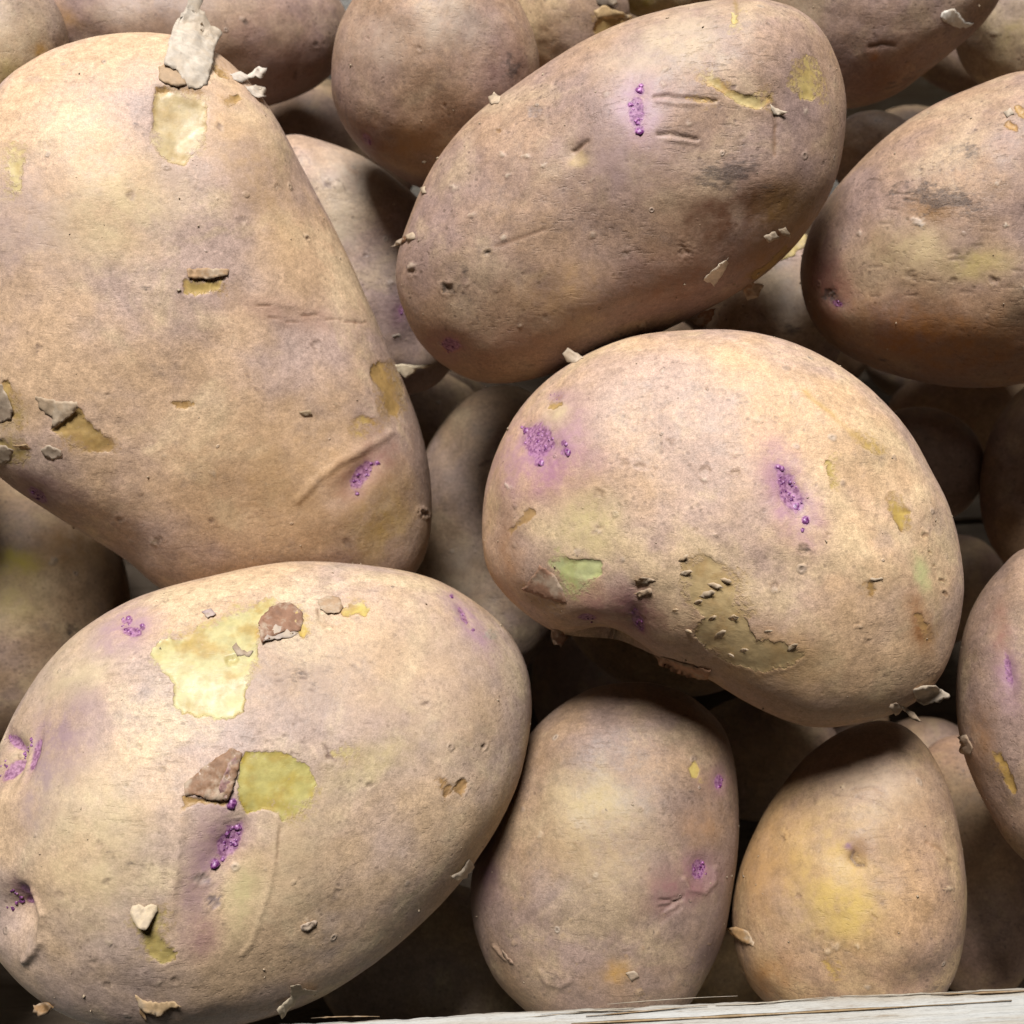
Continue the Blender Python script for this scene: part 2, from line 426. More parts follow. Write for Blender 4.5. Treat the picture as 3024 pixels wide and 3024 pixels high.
def make_wood(name, c1, c2, c3, along):
    """rough sawn softwood: growth bands and fibres along one axis"""
    T = NT(name); co, oi = seeded_coords(T)
    s = [1.0, 1.0, 1.0]; s[along] = .045
    fib = T.noise(T.vmul(co, tuple(s)), 1500, 4, .65, .2)
    band = T.noise(T.vmul(co, tuple(s)), 240, 3, .5, .8)
    blot = T.noise(co, 60, 3)
    c = T.mix(T.ramp(band, .36, .66), c1, c2)
    c = T.mix(T.ramp(fib, .56, .72, 0, .65), c, c3)
    c = T.mix(T.ramp(blot, .5, .75, 0, .35), c, c3)
    h = T.math('ADD', T.math('MULTIPLY', fib, .9), T.math('MULTIPLY', band, .5))
    T.bsdf(Base_Color=c, Roughness=.75, Specular_IOR_Level=.25, Normal=T.bump(h, .0006, 1.0))
    return T.m
WOOD = make_wood('crate_wood', lin(206, 206, 200), lin(190, 182, 166), lin(146, 122, 92), 0)
WOOD_BASE = make_wood('shade_dark_base_wood', lin(120, 106, 90), lin(104, 90, 74), lin(82, 68, 54), 0)   # bottom slats coloured dark to stand for shade in the gaps
WOOD_Y = make_wood('crate_wood_side', lin(226, 218, 200), lin(206, 192, 166), lin(160, 132, 98), 1)
# ================================================================= the crate
def board_mesh(name, x0, x1, y0, y1, z0, z1, mat, along=0, nseg=160, rough=.0006, seed=0):
    """a sawn board: long axis cut into segments, edges uneven and slightly rounded"""
    L0, L1 = (x0, x1) if along == 0 else (y0, y1)
    B0, B1 = (y0, y1) if along == 0 else (x0, x1)
    ch = .0007
    prof = []
    for (b, z, sb, sz) in ((B0, z0, 1, 1), (B1, z0, -1, 1), (B1, z1, -1, -1), (B0, z1, 1, -1)):
        a = (b + sb * ch, z); c = (b, z + sz * ch)
        prof += [c, a] if (sb, sz) in ((1, 1), (-1, -1)) else [a, c]
    m = len(prof); V = []
    for i in range(nseg + 1):
        t = L0 + (L1 - L0) * i / nseg
        for b, z in prof: V.append((t, b, z) if along == 0 else (b, t, z))
    V = np.array(V)
    for ax in range(3):
        if ax != along: V[:, ax] += rough * fbm(V, 160, 3, .6, seed + ax * 9.1) + rough * 1.2 * fbm(V, 25, 2, .5, seed + 3 + ax)
    F = []
    for i in range(nseg):
        for j in range(m):
            a, b = i * m + j, i * m + (j + 1) % m
            F += [(a, b, b + m), (a, b + m, a + m)]
    for j in range(1, m - 1):
        F.append((0, j + 1, j)); e = nseg * m; F.append((e, e + j, e + j + 1))
    me = raw_mesh(name, V, F, mat, False)
    return me

CR_TOP = 0.152
def on_plane(x, y, z):
    r = ray(x, y); t = (z - CAM[2]) / r[2]
    return CAM + r * t
_e0 = on_plane(600.0, 1930.0, CR_TOP); _e1 = on_plane(1932.0, 1861.0, CR_TOP)
CR_ANG = math.atan2(_e1[1] - _e0[1], _e1[0] - _e0[0])
CR_MID = (_e0 + _e1) / 2
crate = bpy.data.objects.new('wooden_crate', None)
COL.objects.link(crate)
crate.location = (CR_MID[0], CR_MID[1], 0.0); crate.rotation_euler = (0, 0, CR_ANG)
crate['label'] = 'pale rough-sawn wooden crate whose board edge runs along the bottom of the picture'
crate['category'] = 'crate'
XL, XR, YF = -0.25, 0.21, 0.35      # inside faces, measured from the near board's inner face
def crate_part(name, *a, **k):
    o = link(name, board_mesh(name, *a, **k), crate)
    o.color = (1, 1, 1, random.random())
    return o
random.seed(3)
crate_part('front_board', XL - .009, XR + .009, -.0115, 0, .080, CR_TOP, WOOD, seed=1, nseg=400, rough=.0005)
crate_part('front_board', XL - .009, XR + .009, -.0115, 0, .004, .074, WOOD, seed=2)
crate_part('back_board', XL - .009, XR + .009, YF, YF + .0095, .080, CR_TOP, WOOD, seed=3)
crate_part('back_board', XL - .009, XR + .009, YF, YF + .0095, .004, .074, WOOD, seed=4)
for s in (0, 1):
    x0 = XL - .009 if s == 0 else XR
    crate_part('side_board', x0, x0 + .009, .0006, YF - .0006, .080, CR_TOP - .001, WOOD_Y, along=1, seed=5 + s)
    crate_part('side_board', x0, x0 + .009, .0006, YF - .0006, .004, .074, WOOD_Y, along=1, seed=7 + s)
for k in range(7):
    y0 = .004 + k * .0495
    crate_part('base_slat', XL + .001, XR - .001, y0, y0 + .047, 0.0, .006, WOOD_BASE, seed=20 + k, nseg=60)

# frayed fibres along the near board's inner edge
def fibre(x0, ln, lift, wid, y0, seed, col):
    r = np.random.RandomState(seed); n = 14; V = []
    for i in range(n + 1):
        t = i / n; w = wid * (.25 + math.sin(math.pi * min(1, t * 1.1 + .02))) * (1 + .25 * r.normal()) * .5
        cx = x0 + ln * t; cy = y0 + .0004 * math.sin(2 * t + seed); cz = CR_TOP + .0003 + lift * t**2 
        w = max(w, .00006)
        V += [(cx, cy - w, cz), (cx, cy + w, cz - .0002), (cx, cy, cz + w * .7)]
    F = []
    for i in range(n):
        for j in range(3):
            a, b = i * 3 + j, i * 3 + (j + 1) % 3
            F += [(a, b, b + 3), (a, b + 3, a + 3)]
    F += [(0, 2, 1), (n * 3, n * 3 + 1, n * 3 + 2)]
    o = link('splinter', raw_mesh('splinter', np.array(V), F, DRY, False), crate); o.color = (*lin(*col), r.rand())
_rf = np.random.RandomState(8)
for k in range(9):
    fibre(_rf.uniform(-.09, .07), _rf.uniform(.006, .028) * _rf.choice((-1, 1)), _rf.uniform(-.0004, .0013), _rf.uniform(.00015, .00045), _rf.uniform(-.0012, .0006), 60 + k, (214, 204, 184) if k % 4 else (176, 148, 112))
fibre(-.020, .085, .0001, .0006, -.0022, 98, (176, 150, 112))

# ground under the crate
g = 1.5
ground = link('ground', raw_mesh('ground', np.array([(-g, -g, -.0005), (g, -g, -.0005), (g, g, -.0005), (-g, g, -.0005)]), [(0, 1, 2), (0, 2, 3)],
              make_wood('dark_table', lin(84, 76, 68), lin(70, 62, 56), lin(58, 50, 44), 0), False))
ground['kind'] = 'structure'
# ================================================================= potatoes
PX = 2 * HALF / REF                       # metres per frame unit at distance 1

class Potato:
    def __init__(self, key, label, seed, russet=.9):
        self.S = S = solve_shape(key); self.key = key; self.label = label; self.seed = seed
        self.rng = np.random.RandomState(seed * 31 + 5)
        N = S['N']
        g = np.linspace(-1, 1, N + 1)
        a, b = np.meshgrid(g, g)
        a, b = a.ravel(), b.ravel()
        big = np.abs(a) > np.abs(b)
        r = np.where(big, np.abs(a), np.abs(b))
        with np.errstate(divide='ignore', invalid='ignore'):
            ph = np.where(big, np.pi / 4 * b / np.where(a == 0, 1, a), np.pi / 2 - np.pi / 4 * a / np.where(b == 0, 1, b))
        ph = np.where(big & (a < 0), ph + np.pi, ph); ph = np.where(~big & (b < 0), ph + np.pi, ph)
        ph = np.where(r == 0, 0, ph)
        c = np.where(r <= .82, 2 * np.arcsin(np.clip(r / .82, 0, 1) * math.sin(math.pi / 4)), np.pi / 2 + (r - .82) / .18 * np.pi / 2)
        self.P = surface(S, c, ph)
        idx = np.arange((N + 1)**2).reshape(N + 1, N + 1)
        bd = idx.copy(); rim = np.zeros_like(idx, bool); rim[0] = rim[-1] = True; rim[:, 0] = rim[:, -1] = True
        bd[rim] = 0
        q = np.stack([bd[:-1, :-1], bd[:-1, 1:], bd[1:, 1:], bd[1:, :-1]], -1).reshape(-1, 4)
        mx = (g[:-1] + g[1:]) / 2
        same = (mx[None, :] * mx[:, None] > 0).ravel()       # cut each quad along the line to the middle: no slivers on the diagonals
        F = np.r_[q[same][:, [0, 1, 2]], q[same][:, [0, 2, 3]], q[~same][:, [0, 1, 3]], q[~same][:, [1, 2, 3]]]
        F = F[(F[:, 0] != F[:, 1]) & (F[:, 1] != F[:, 2]) & (F[:, 0] != F[:, 2])]
        used = np.unique(F); remap = np.full((N + 1)**2, -1); remap[used] = np.arange(len(used))
        self.P = self.P[used]; self.F = remap[F]
        n = len(self.P)
        self.nrm = self.normals(self.P)
        size = S['R'].mean()
        low = fbm(self.P, 1.3 / size, 2, .5, seed * 3.7) * .07 * size + fbm(self.P, 3.4 / size, 2, .5, seed * 2.9) * .010 * size
        edge = 1 - np.abs(self.nrm @ S['w'])           # keep the measured outline: less swelling at the rim
        self.disp = low * (1 - .93 * smooth(.1, .9, edge)) + fbm(self.P, 130, 3, .55, seed) * .00010 + fbm(self.P, 420, 2, .6, seed + 4) * .00004
        Wp = self.P + S['c']
        self.px, self.py, self.pz = project(Wp)
        vd = CAM - Wp; vd /= np.linalg.norm(vd, axis=1)[:, None]
        self.front = (self.nrm * vd).sum(1) > .03
        self.flesh = np.zeros((n, 4)); self.stain = np.zeros((n, 4)); self.mark = np.zeros((n, 4))
        self.flesh[:, :3] = lin(206, 184, 96)
        # general soil and blushes, everywhere
        d = smooth(.10, .55, fbm(self.P, 42, 4, .65, seed + 11)) * (.95 if russet > .8 else .6)
        self.mark[:, 1] = d
        self.mark[:, 2] = smooth(.2, .7, fbm(self.P, 45, 3, .6, seed + 21)) * .5
        self.mark[:, 3] = russet
        self.patches = []; self.eyes = []; self.flaps = []
        self.ppu = PX * S['depth']                      # metres per frame unit here

    def normals(self, P):
        F = self.F
        fn = np.cross(P[F[:, 1]] - P[F[:, 0]], P[F[:, 2]] - P[F[:, 0]])
        vn = np.zeros_like(P)
        for k in range(3):
            for ax in range(3): vn[:, ax] += np.bincount(F[:, k], fn[:, ax], len(P))
        vn /= np.linalg.norm(vn, axis=1)[:, None] + 1e-20
        if (vn * P).sum() < 0:
            vn = -vn; self.F = F[:, ::-1].copy()
        return vn

    def near(self, x, y, rad):
        return np.where(self.front & (np.abs(self.px - x) < rad) & (np.abs(self.py - y) < rad))[0]

    def warp(self, i, amp, scale=.55):
        """frame coordinates of these vertices, wobbled so that edges come out ragged"""
        s = scale / self.ppu / 12
        return (self.px[i] + amp * fbm(self.P[i], s, 3, .6, self.seed + 31), self.py[i] + amp * fbm(self.P[i], s, 3, .6, self.seed + 57))

    def blend(self, i, col, amt):
        a = np.clip(amt, 0, 1)
        old = self.stain[i]
        tot = old[:, 3] + a * (1 - old[:, 3]) + 1e-9
        self.stain[i, :3] = (old[:, :3] * (old[:, 3] * (1 - a))[:, None] + np.asarray(col) * a[:, None]) / tot[:, None]
        self.stain[i, 3] = tot

    def ellip(self, x, y, rx, ry, rot, amp=0.0, reach=1.0, ws=.55):
        i = self.near(x, y, max(rx, ry) * 2.6 * reach + 4)
        wx, wy = self.warp(i, amp, ws) if amp else (self.px[i], self.py[i])
        c, s = math.cos(math.radians(rot)), math.sin(math.radians(rot))
        dx, dy = wx - x, wy - y
        return i, np.hypot((dx * c + dy * s) / rx, (-dx * s + dy * c) / ry)

    # -- soft coloured blots
    def blot(self, x, y, rx, ry, rot, col, amt, amp=10):
        i, d = self.ellip(x, y, rx, ry, rot, amp)
        self.blend(i, lin(*col), min(1.0, amt * 1.15) * np.exp(-(d * .95)**2.6))
    def soil(self, x, y, rx, ry, rot, amt, scuff=.6):
        i, d = self.ellip(x, y, rx, ry, rot, min(rx, ry) * .5)
        k = np.exp(-d**2 * 1.2)
        self.mark[i, 1] = np.maximum(self.mark[i, 1], amt * k); self.mark[i, 2] = np.maximum(self.mark[i, 2], scuff * k)
    def dent(self, x, y, rx, ry, rot, depth):
        i, d = self.ellip(x, y, rx, ry, rot)
        self.disp[i] -= depth * .001 * np.exp(-d**2 * 1.3)
    def spot(self, x, y, r, col=(84, 70, 62), amt=.9, depth=.25):
        i, d = self.ellip(x, y, r * self.rng.uniform(.8, 1.25), r * self.rng.uniform(.6, 1.0), self.rng.uniform(-60, 60), r * 1.1, 1.3, 1.8)
        k = smooth(1.25, .6, d) * (.45 + .55 * smooth(.2, .7, d))
        self.blend(i, lin(*col), amt * k); self.disp[i] += .001 * depth * (.5 * np.exp(-((d - 1.1) / .3)**2) - np.exp(-d**2 * 1.8))
    def wart(self, x, y, r, h=.35, col=(196, 176, 150)):
        i, d = self.ellip(x, y, r, r * self.rng.uniform(.5, .9), self.rng.uniform(-40, 40), r * 1.1, 1.3, 2.0)
        self.disp[i] += h * .0006 * smooth(1.15, .4, d); self.blend(i, lin(*col), .6 * smooth(1.1, .5, d))
        self.mark[i, 1] = np.maximum(self.mark[i, 1], 1.0 * np.exp(-((d - 1.25) / .25)**2))
    def ridge(self, pts, wid, h):
        P = np.array(pts, float); m = (P.max(0) + P.min(0)) / 2; rad = (P.max(0) - P.min(0)).max() / 2 + wid * 3
        i = self.near(m[0], m[1], rad); wx, wy = self.warp(i, wid * .5)
        self.disp[i] += h * .001 * np.exp(-(line_d(pts, wx, wy) / wid)**2)
    def crack(self, pts, wid, depth, col=(92, 66, 48), amt=.9):
        P = np.array(pts, float); m = (P.max(0) + P.min(0)) / 2; rad = (P.max(0) - P.min(0)).max() / 2 + wid * 3
        i = self.near(m[0], m[1], rad); wx, wy = self.warp(i, wid * .8)
        k = np.exp(-(line_d(pts, wx, wy) / wid)**2)
        self.disp[i] -= depth * .001 * k; self.blend(i, lin(*col), amt * k)

    # -- bare flesh where the skin is torn away
    def peel(self, poly, c1=(222, 206, 128), c2=(196, 160, 62), depth=.35, amp=7, lip=.07, label='bare yellow flesh where the skin is torn away', part=True, soft=1.0, dull=.32):
        P = np.array(poly, float); m = (P.max(0) + P.min(0)) / 2; rad = (P.max(0) - P.min(0)).max() / 2 + 14
        i = self.near(m[0], m[1], rad)
        wx, wy = self.warp(i, amp)
        fine = fbm(self.P[i], 1 / self.ppu / 7, 2, .6, self.seed + 91)
        sd = poly_sd(poly, wx, wy) + fine * 3.2 * (1 + smooth(-.1, .5, fbm(self.P[i], 1 / self.ppu / 60, 2, .5, self.seed + 95)) * 2.2)
        wide = 9 + 95 * soft * smooth(-.12, .40, fbm(self.P[i], 1 / self.ppu / 70, 2, .5, self.seed + 97))     # some edges are torn, some fade out
        raw = np.clip(sd / wide, -1, 1) * .5 + .5
        t = smooth(-.12, .34, fbm(self.P[i], 1.0 / self.ppu / 48, 4, .65, self.seed + 71))
        near_rim = smooth(9, 1, sd) * .55
        t = np.clip(t * .75 + near_rim * smooth(-.2, .3, fbm(self.P[i], 1 / self.ppu / 40, 2, .5, self.seed + 73)), 0, 1)
        col = (lin(*c1) * (1 - t)[:, None] + lin(*c2) * t[:, None]) * (1 - dull) + lin(206, 180, 138) * dull
        up = raw > self.flesh[i, 3]
        self.flesh[i[up], :3] = col[up]
        self.flesh[i, 3] = np.maximum(self.flesh[i, 3], raw)
        self.disp[i] += .001 * (-.75 * depth * smooth(-2, 6, sd * 9 / wide) + .7 * lip * np.exp(-((sd + 3.5) / 2.5)**2) * 9 / wide)
        if part: self.patches.append((i[sd > -.5], label))

    # -- an eye: lilac blush, hollow, purple buds
    def eye(self, x, y, ln, wd, ang, n=9, halo=None, depth=.8, core=1.0, pts=None, bud=1.0, tone=(1, 1, 1), hcol=(168, 130, 140), hamt=.6):
        if halo: self.blot(x + halo[3] if len(halo) > 3 else x, y + halo[4] if len(halo) > 4 else y, halo[0], halo[1], halo[2], hcol, hamt)
        i, d = self.ellip(x, y, ln, wd, ang, min(ln, wd) * .45)
        self.disp[i] -= depth * .001 * np.exp(-(d * .62)**2)
        k = core * smooth(1.55, .75, d)
        self.mark[i, 0] = np.maximum(self.mark[i, 0], k * .85)
        self.blend(i, lin(184, 144, 158), .5 * np.exp(-(d * .55)**2))
        c, s = math.cos(math.radians(ang)), math.sin(math.radians(ang))
        buds = []
        for _ in range(n):
            t, r = self.rng.rand() * 2 * np.pi, math.sqrt(self.rng.rand()) * .95
            ex, ey = ln * r * math.cos(t), wd * r * math.sin(t)
            buds.append((x + ex * c - ey * s, y + ex * s + ey * c, (2.2 + 2.8 * self.rng.rand()**2) * bud))
        for p in (pts or []):
            buds.append(p)
            j, dj = self.ellip(p[0], p[1], p[2] * 1.3, p[2] * 1.3, 0, 2)
            self.mark[j, 0] = np.maximum(self.mark[j, 0], smooth(1.4, .6, dj) * .8)
            self.blend(j, lin(184, 144, 158), .45 * np.exp(-(dj * .5)**2))
        self.eyes.append((i[d < 1.4], buds, tone))

    # -- a lifted piece of skin (attached: a part; loose: handed back)
    def sheet(self, poly, hinge, lift, crumple=.25, step=5.0, thick=.05):
        P = [Vector(p) for p in poly]
        dense = []
        for a, b in zip(P, P[1:] + P[:1]):
            k = max(1, int((b - a).length / step))
            for t in range(k):
                q = a.lerp(b, t / k)
                if t: q = q + Vector((self.rng.normal(), self.rng.normal())) * min(1.1, step * .2)
                dense.append(q)
        xs = [p.x for p in dense]; ys = [p.y for p in dense]
        gx, gy = np.meshgrid(np.arange(min(xs), max(xs), step), np.arange(min(ys), max(ys), step))
        gx = gx.ravel() + self.rng.uniform(-1, 1, gx.size); gy = gy.ravel() + self.rng.uniform(-1, 1, gy.size)
        sd = poly_sd([(p.x, p.y) for p in dense], gx, gy)
        allp = dense + [Vector((x, y)) for x, y in zip(gx[sd > step * .45], gy[sd > step * .45])]
        m = len(dense)
        vs, _, fs, *_r = geometry.delaunay_2d_cdt(allp, [(k, (k + 1) % m) for k in range(m)], [list(range(m))], 1, 1e-4)
        vx = np.array([v.x for v in vs]); vy = np.array([v.y for v in vs])
        (hx, hy), (kx, ky) = hinge
        hd = line_d([(hx, hy), (kx, ky)], vx, vy); t = hd / max(hd.max(), 1e-6)
        base, nr = self.at(vx, vy)
        lf = .00065 * lift * t**1.25 + .0001
        nz = fbm(np.c_[vx, vy, np.zeros(len(vx))], 1 / 11.0, 3, .65, self.rng.rand() * 50)
        top = base + nr * (lf + .001 * crumple * nz * (.25 + t))[:, None]
        bot = top - nr * (.001 * thick)
        k = len(vs); F = []
        for f in fs:
            for q in range(1, len(f) - 1): F.append((f[0], f[q], f[q + 1]))
        F = np.array(F)
        fn = np.cross(top[F[:, 1]] - top[F[:, 0]], top[F[:, 2]] - top[F[:, 0]])
        flip = (fn * nr[F[:, 0]]).sum(1) < 0
        F[flip] = F[flip][:, ::-1]
        cnt = {}
        for tri in F:
            for e in ((tri[0], tri[1]), (tri[1], tri[2]), (tri[2], tri[0])): cnt[e] = cnt.get(e, 0) + 1
        side = []
        for (a, b) in cnt:
            if (b, a) not in cnt: side += [(a, a + k, b + k), (a, b + k, b)]
        return np.r_[top, bot], np.r_[F, F[:, ::-1] + k, np.array(side)]

    def at(self, x, y):
        """points and normals of the finished skin seen at these frame positions; off the outline the skin's depth is carried on"""
        x = np.atleast_1d(np.asarray(x, float)); y = np.atleast_1d(np.asarray(y, float))
        i = self.near(x.mean(), y.mean(), max(np.ptp(x), np.ptp(y)) / 2 + 40)
        if len(i) == 0: i = np.where(self.front)[0]
        out = np.zeros((len(x), 3)); nr = np.zeros((len(x), 3))
        for k in range(len(x)):
            d2 = (self.fx[i] - x[k])**2 + (self.fy[i] - y[k])**2
            near = np.argpartition(d2, min(3, len(d2) - 1))[:3]; j = i[near]
            w = 1 / (d2[near] + .3); w /= w.sum()
            z = (self.fz[j] * w).sum()
            out[k] = CAM + ray(x[k], y[k]) * z - self.S['c']
            nr[k] = (self.vn[j] * w[:, None]).sum(0)
            # never lean away from the lens at the very edge
            v = CAM - (out[k] + self.S['c']); v /= np.linalg.norm(v)
            nr[k] += v * .35; nr[k] /= np.linalg.norm(nr[k])
        return out, nr

    def finish(self, crumbs=60):
        crumbs = crumbs // 2
        S = self.S
        self.V = self.P + self.nrm * self.disp[:, None]
        self.vn = self.normals(self.V)
        self.fx, self.fy, self.fz = project(self.V + S['c'])
        tint = (*S['tint'], (self.seed * .137) % 1.0)
        me = raw_mesh('potato', self.V, self.F, SKIN)
        for nm, arr in (('flesh', self.flesh), ('stain', self.stain), ('mark', self.mark)):
            at = me.color_attributes.new(nm, 'FLOAT_COLOR', 'POINT'); at.data.foreach_set('color', arr.astype(np.float32).ravel())
        o = link('potato', me, loc=S['c']); o.color = tint
        o['label'] = self.label; o['category'] = 'potato'; o['group'] = 'potatoes heaped in the crate'
        self.obj = o
        def overlay(name, verts, off, extra=None, mats=(BARE,), col=tint):
            sel = np.zeros(len(self.V), bool); sel[verts] = True
            F = self.F[sel[self.F].all(1)]
            if len(F) < 4: return None
            used = np.unique(F); rm = np.full(len(self.V), -1); rm[used] = np.arange(len(used))
            V = self.V[used] + self.vn[used] * off; F2 = rm[F]; nv = len(V)
            mi = np.zeros(len(F2), np.int32)
            if extra is not None:
                F2 = np.r_[F2, extra[1] + nv]; V = np.r_[V, extra[0]]; mi = np.r_[mi, np.ones(len(extra[1]), np.int32)]
            m2 = raw_mesh(name, V, F2, mats[0])
            for q in mats[1:]: m2.materials.append(q)
            if len(mats) > 1: m2.polygons.foreach_set('material_index', mi)
            for nm, arr in (('flesh', self.flesh), ('stain', self.stain), ('mark', self.mark)):
                at = m2.color_attributes.new(nm, 'FLOAT_COLOR', 'POINT')
                full = np.zeros((len(V), 4), np.float32); full[:nv] = arr[used]
                at.data.foreach_set('color', full.ravel())
            c = link(name, m2, o); c.color = col
            return c
        for verts, label in self.patches:
            c = overlay('flesh_patch', verts, .00004)
            if c is not None: c['label'] = label
        for verts, buds, tone in self.eyes:
            V, F = [], []
            for (bx, by, br) in buds:
                p, nr = self.at(bx, by); p, nr = p[0], nr[0]
                r = br * self.ppu * .95
                sv = ICO[0] * (1 + .18 * self.rng.normal(size=(len(ICO[0]), 1)).clip(-1, 1)) * r * np.array((1, 1, .75)) * (.85 + .3 * self.rng.rand(3))
                F.append(ICO[1] + sum(len(q) for q in V)); V.append(sv + p - nr * r * .35)
            ex = (np.concatenate(V), np.concatenate(F)) if V else None
            overlay('eye', verts, .00003, ex, (BARE, BUD), (*tone, tint[3]))
        for kind, args, col in self.flaps:
            V, F = self.sheet(*args[0], **args[1])
            c = link(kind, raw_mesh(kind, V, F, DRY), o); c.color = (*lin(*col), self.rng.rand())
        if crumbs:
            fr = np.where(self.front)[0]
            V, F, nv = [], [], 0
            for _ in range(crumbs):
                j = fr[self.rng.randint(len(fr))]
                p, nr = self.V[j], self.vn[j]
                t1 = np.cross(nr, self.rng.normal(size=3)); t1 /= np.linalg.norm(t1); t2 = np.cross(nr, t1)
                r = .00012 + .00036 * self.rng.rand()**3; k = 5
                an = np.sort(self.rng.rand(k)) * 2 * np.pi
                l1, l2 = self.rng.uniform(.5, 1.6), self.rng.uniform(.4, 1)
                ring = p + r * (np.cos(an)[:, None] * t1 * l1 + np.sin(an)[:, None] * t2 * l2) + nr * (self.rng.uniform(-.3, .9, (k, 1)) * r)
                pts = np.r_[ring, [p + nr * r * .9], [p - nr * r * .3]]
                V.append(pts)
                for q in range(k):
                    F.append((nv + q, nv + (q + 1) % k, nv + k)); F.append((nv + (q + 1) % k, nv + q, nv + k + 1))
                nv += k + 2
            c = link('skin_crumbs', raw_mesh('skin_crumbs', np.concatenate(V), np.array(F), DRY, False), o, kind='stuff')
            c.color = (*lin(198, 178, 150), self.rng.rand())
        return o

    def flap(self, poly, hinge, lift, col=(196, 172, 138), name='skin_flap', **k):
        self.flaps.append((name, ((poly, hinge, lift), k), col))

def _ico():
    t = (1 + 5**.5) / 2
    V = np.array([(-1, t, 0), (1, t, 0), (-1, -t, 0), (1, -t, 0), (0, -1, t), (0, 1, t), (0, -1, -t), (0, 1, -t), (t, 0, -1), (t, 0, 1), (-t, 0, -1), (-t, 0, 1)]) / math.hypot(1, t)
    F = [(0,11,5),(0,5,1),(0,1,7),(0,7,10),(0,10,11),(1,5,9),(5,11,4),(11,10,2),(10,7,6),(7,1,8),(3,9,4),(3,4,2),(3,2,6),(3,6,8),(3,8,9),(4,9,5),(2,4,11),(6,2,10),(8,6,7),(9,8,1)]
    V = list(map(tuple, V)); mid = {}; F2 = []
    def m(a, b):
        k = (min(a, b), max(a, b))
        if k not in mid:
            q = (np.array(V[a]) + np.array(V[b])) / 2; V.append(tuple(q / np.linalg.norm(q))); mid[k] = len(V) - 1
        return mid[k]
    for a, b, c in F:
        ab, bc, ca = m(a, b), m(b, c), m(c, a)
        F2 += [(a, ab, ca), (b, bc, ab), (c, ca, bc), (ab, bc, ca)]
    return np.array(V), np.array(F2)
ICO = _ico()

def loose_flake(pot, poly, hinge, lift, col, label, name='skin_flake', **k):
    """a chip that only lies on a potato: a thing of its own"""
    V, F = pot.sheet(poly, hinge, lift, **k)
    V = V + pot.S['c']; base = V.mean(0)
    o = link(name, raw_mesh(name, V - base, F, DRY), loc=base)
    o.color = (*lin(*col), random.random())
    o['label'] = label; o['category'] = 'skin flake'; o['group'] = 'loose flakes of potato skin'
    return o
# ================================================================= the potatoes one by one
OCH, YEL, PALE, OLIVE, GREEN = (178, 134, 66), (218, 202, 124), (232, 216, 166), (174, 148, 76), (208, 212, 152)
PINK, LILAC, BROWN, GREY = (172, 138, 128), (168, 140, 152), (140, 104, 68), (130, 118, 110)
POT = {}

# ---- the big one upper left
p = POT['A'] = Potato('A', 'big tan potato filling the upper left, grey papery stem flap on top', 1, .45)
p.dent(345, 235, 60, 70, 0, .6)
p.peel([(293,163),(337,165),(383,177),(391,187),(390,240),(386,270),(363,290),(346,312),(320,300),(300,287),(288,253),(286,200)], (212,192,142), (198,166,100), .6, 5, label='pale striped gouge of bare flesh below the stem flap')
p.peel([(292,160),(340,163),(385,175),(384,182),(340,174),(292,172)], OCH, (150,104,34), .9, 3, part=False)
p.peel([(17,267),(37,277),(43,307),(37,360),(20,367),(13,317)], (222,204,140), (206,184,110), .2, 4)
p.peel([(403,123),(430,140),(433,150),(413,143),(400,130)], OCH, OCH, .5, 3)
p.peel([(418,187),(450,182),(457,190),(430,203)], OCH, (196,160,80), .4, 4)
p.peel([(346,528),(427,528),(422,550),(367,558),(345,553)], (214,182,96), OCH, .45, 4)
p.peel([(97,808),(147,762),(167,791),(200,821),(218,831),(217,849),(187,852),(150,844),(127,831)], (190,154,80), (164,120,56), .5, 4)
p.peel([(0,715),(13,719),(30,757),(40,787),(40,807),(20,800),(7,804),(-10,800)], (190,160,84), OCH, .5, 4)
p.peel([(-12,830),(23,828),(50,841),(60,855),(50,868),(20,872),(-12,860)], (184,160,92), OLIVE, .5, 8)
p.peel([(320,759),(372,759),(350,774),(333,771)], (188,140,70), OCH, .35, 3)
p.peel([(707,694),(724,677),(744,687),(751,704),(761,721),(767,767),(757,784),(741,784),(727,771),(722,751),(732,741),(717,721),(706,707)], (192,150,74), (176,134,66), .35, 4)
p.peel([(670,795),(690,782),(715,790),(722,806),(705,800),(690,804),(684,822),(672,818)], (200,166,84), OCH, .3, 5)
p.blot(690, 885, 85, 38, -38, (150,104,104), .75)
p.blot(720, 985, 70, 55, -60, (206,172,90), .55)
p.dent(665, 905, 70, 26, -42, .7)
p.eye(684, 897, 30, 12, -58, 11, None, .9, pts=[(712,874,5),(674,931,4),(668,908,4)])
p.ridge([(563,946),(600,905),(644,872),(700,842),(745,815)], 7, .35)
p.crack([(566,954),(610,908),(650,882),(700,856)], 3, .12, (150,116,84), .4)
p.eye(73, 931, 20, 11, 40, 8, (55,26,38), .6, hcol=(150,112,110))
p.blot(110, 915, 60, 18, 20, (158,122,122), .6)
p.soil(280, 545, 26, 12, 5, .9); p.soil(300, 575, 14, 10, 0, .9); p.soil(255, 228, 14, 6, 10, .9)
p.blot(560, 590, 120, 26, 10, (190,150,128), .55); p.soil(560, 575, 75, 12, 10, .55, 1.0)
p.blot(60, 420, 90, 110, 0, (190,166,158), .55); p.blot(225, 390, 120, 90, -20, (228,206,158), .5)
p.blot(480, 330, 60, 160, -28, (216,178,126), .5); p.blot(560, 900, 200, 120, 0, (200,160,106), .4)
p.blot(330, 330, 40, 60, 0, (186,160,144), .5); p.blot(430, 90, 60, 40, 20, (196,166,140), .5)
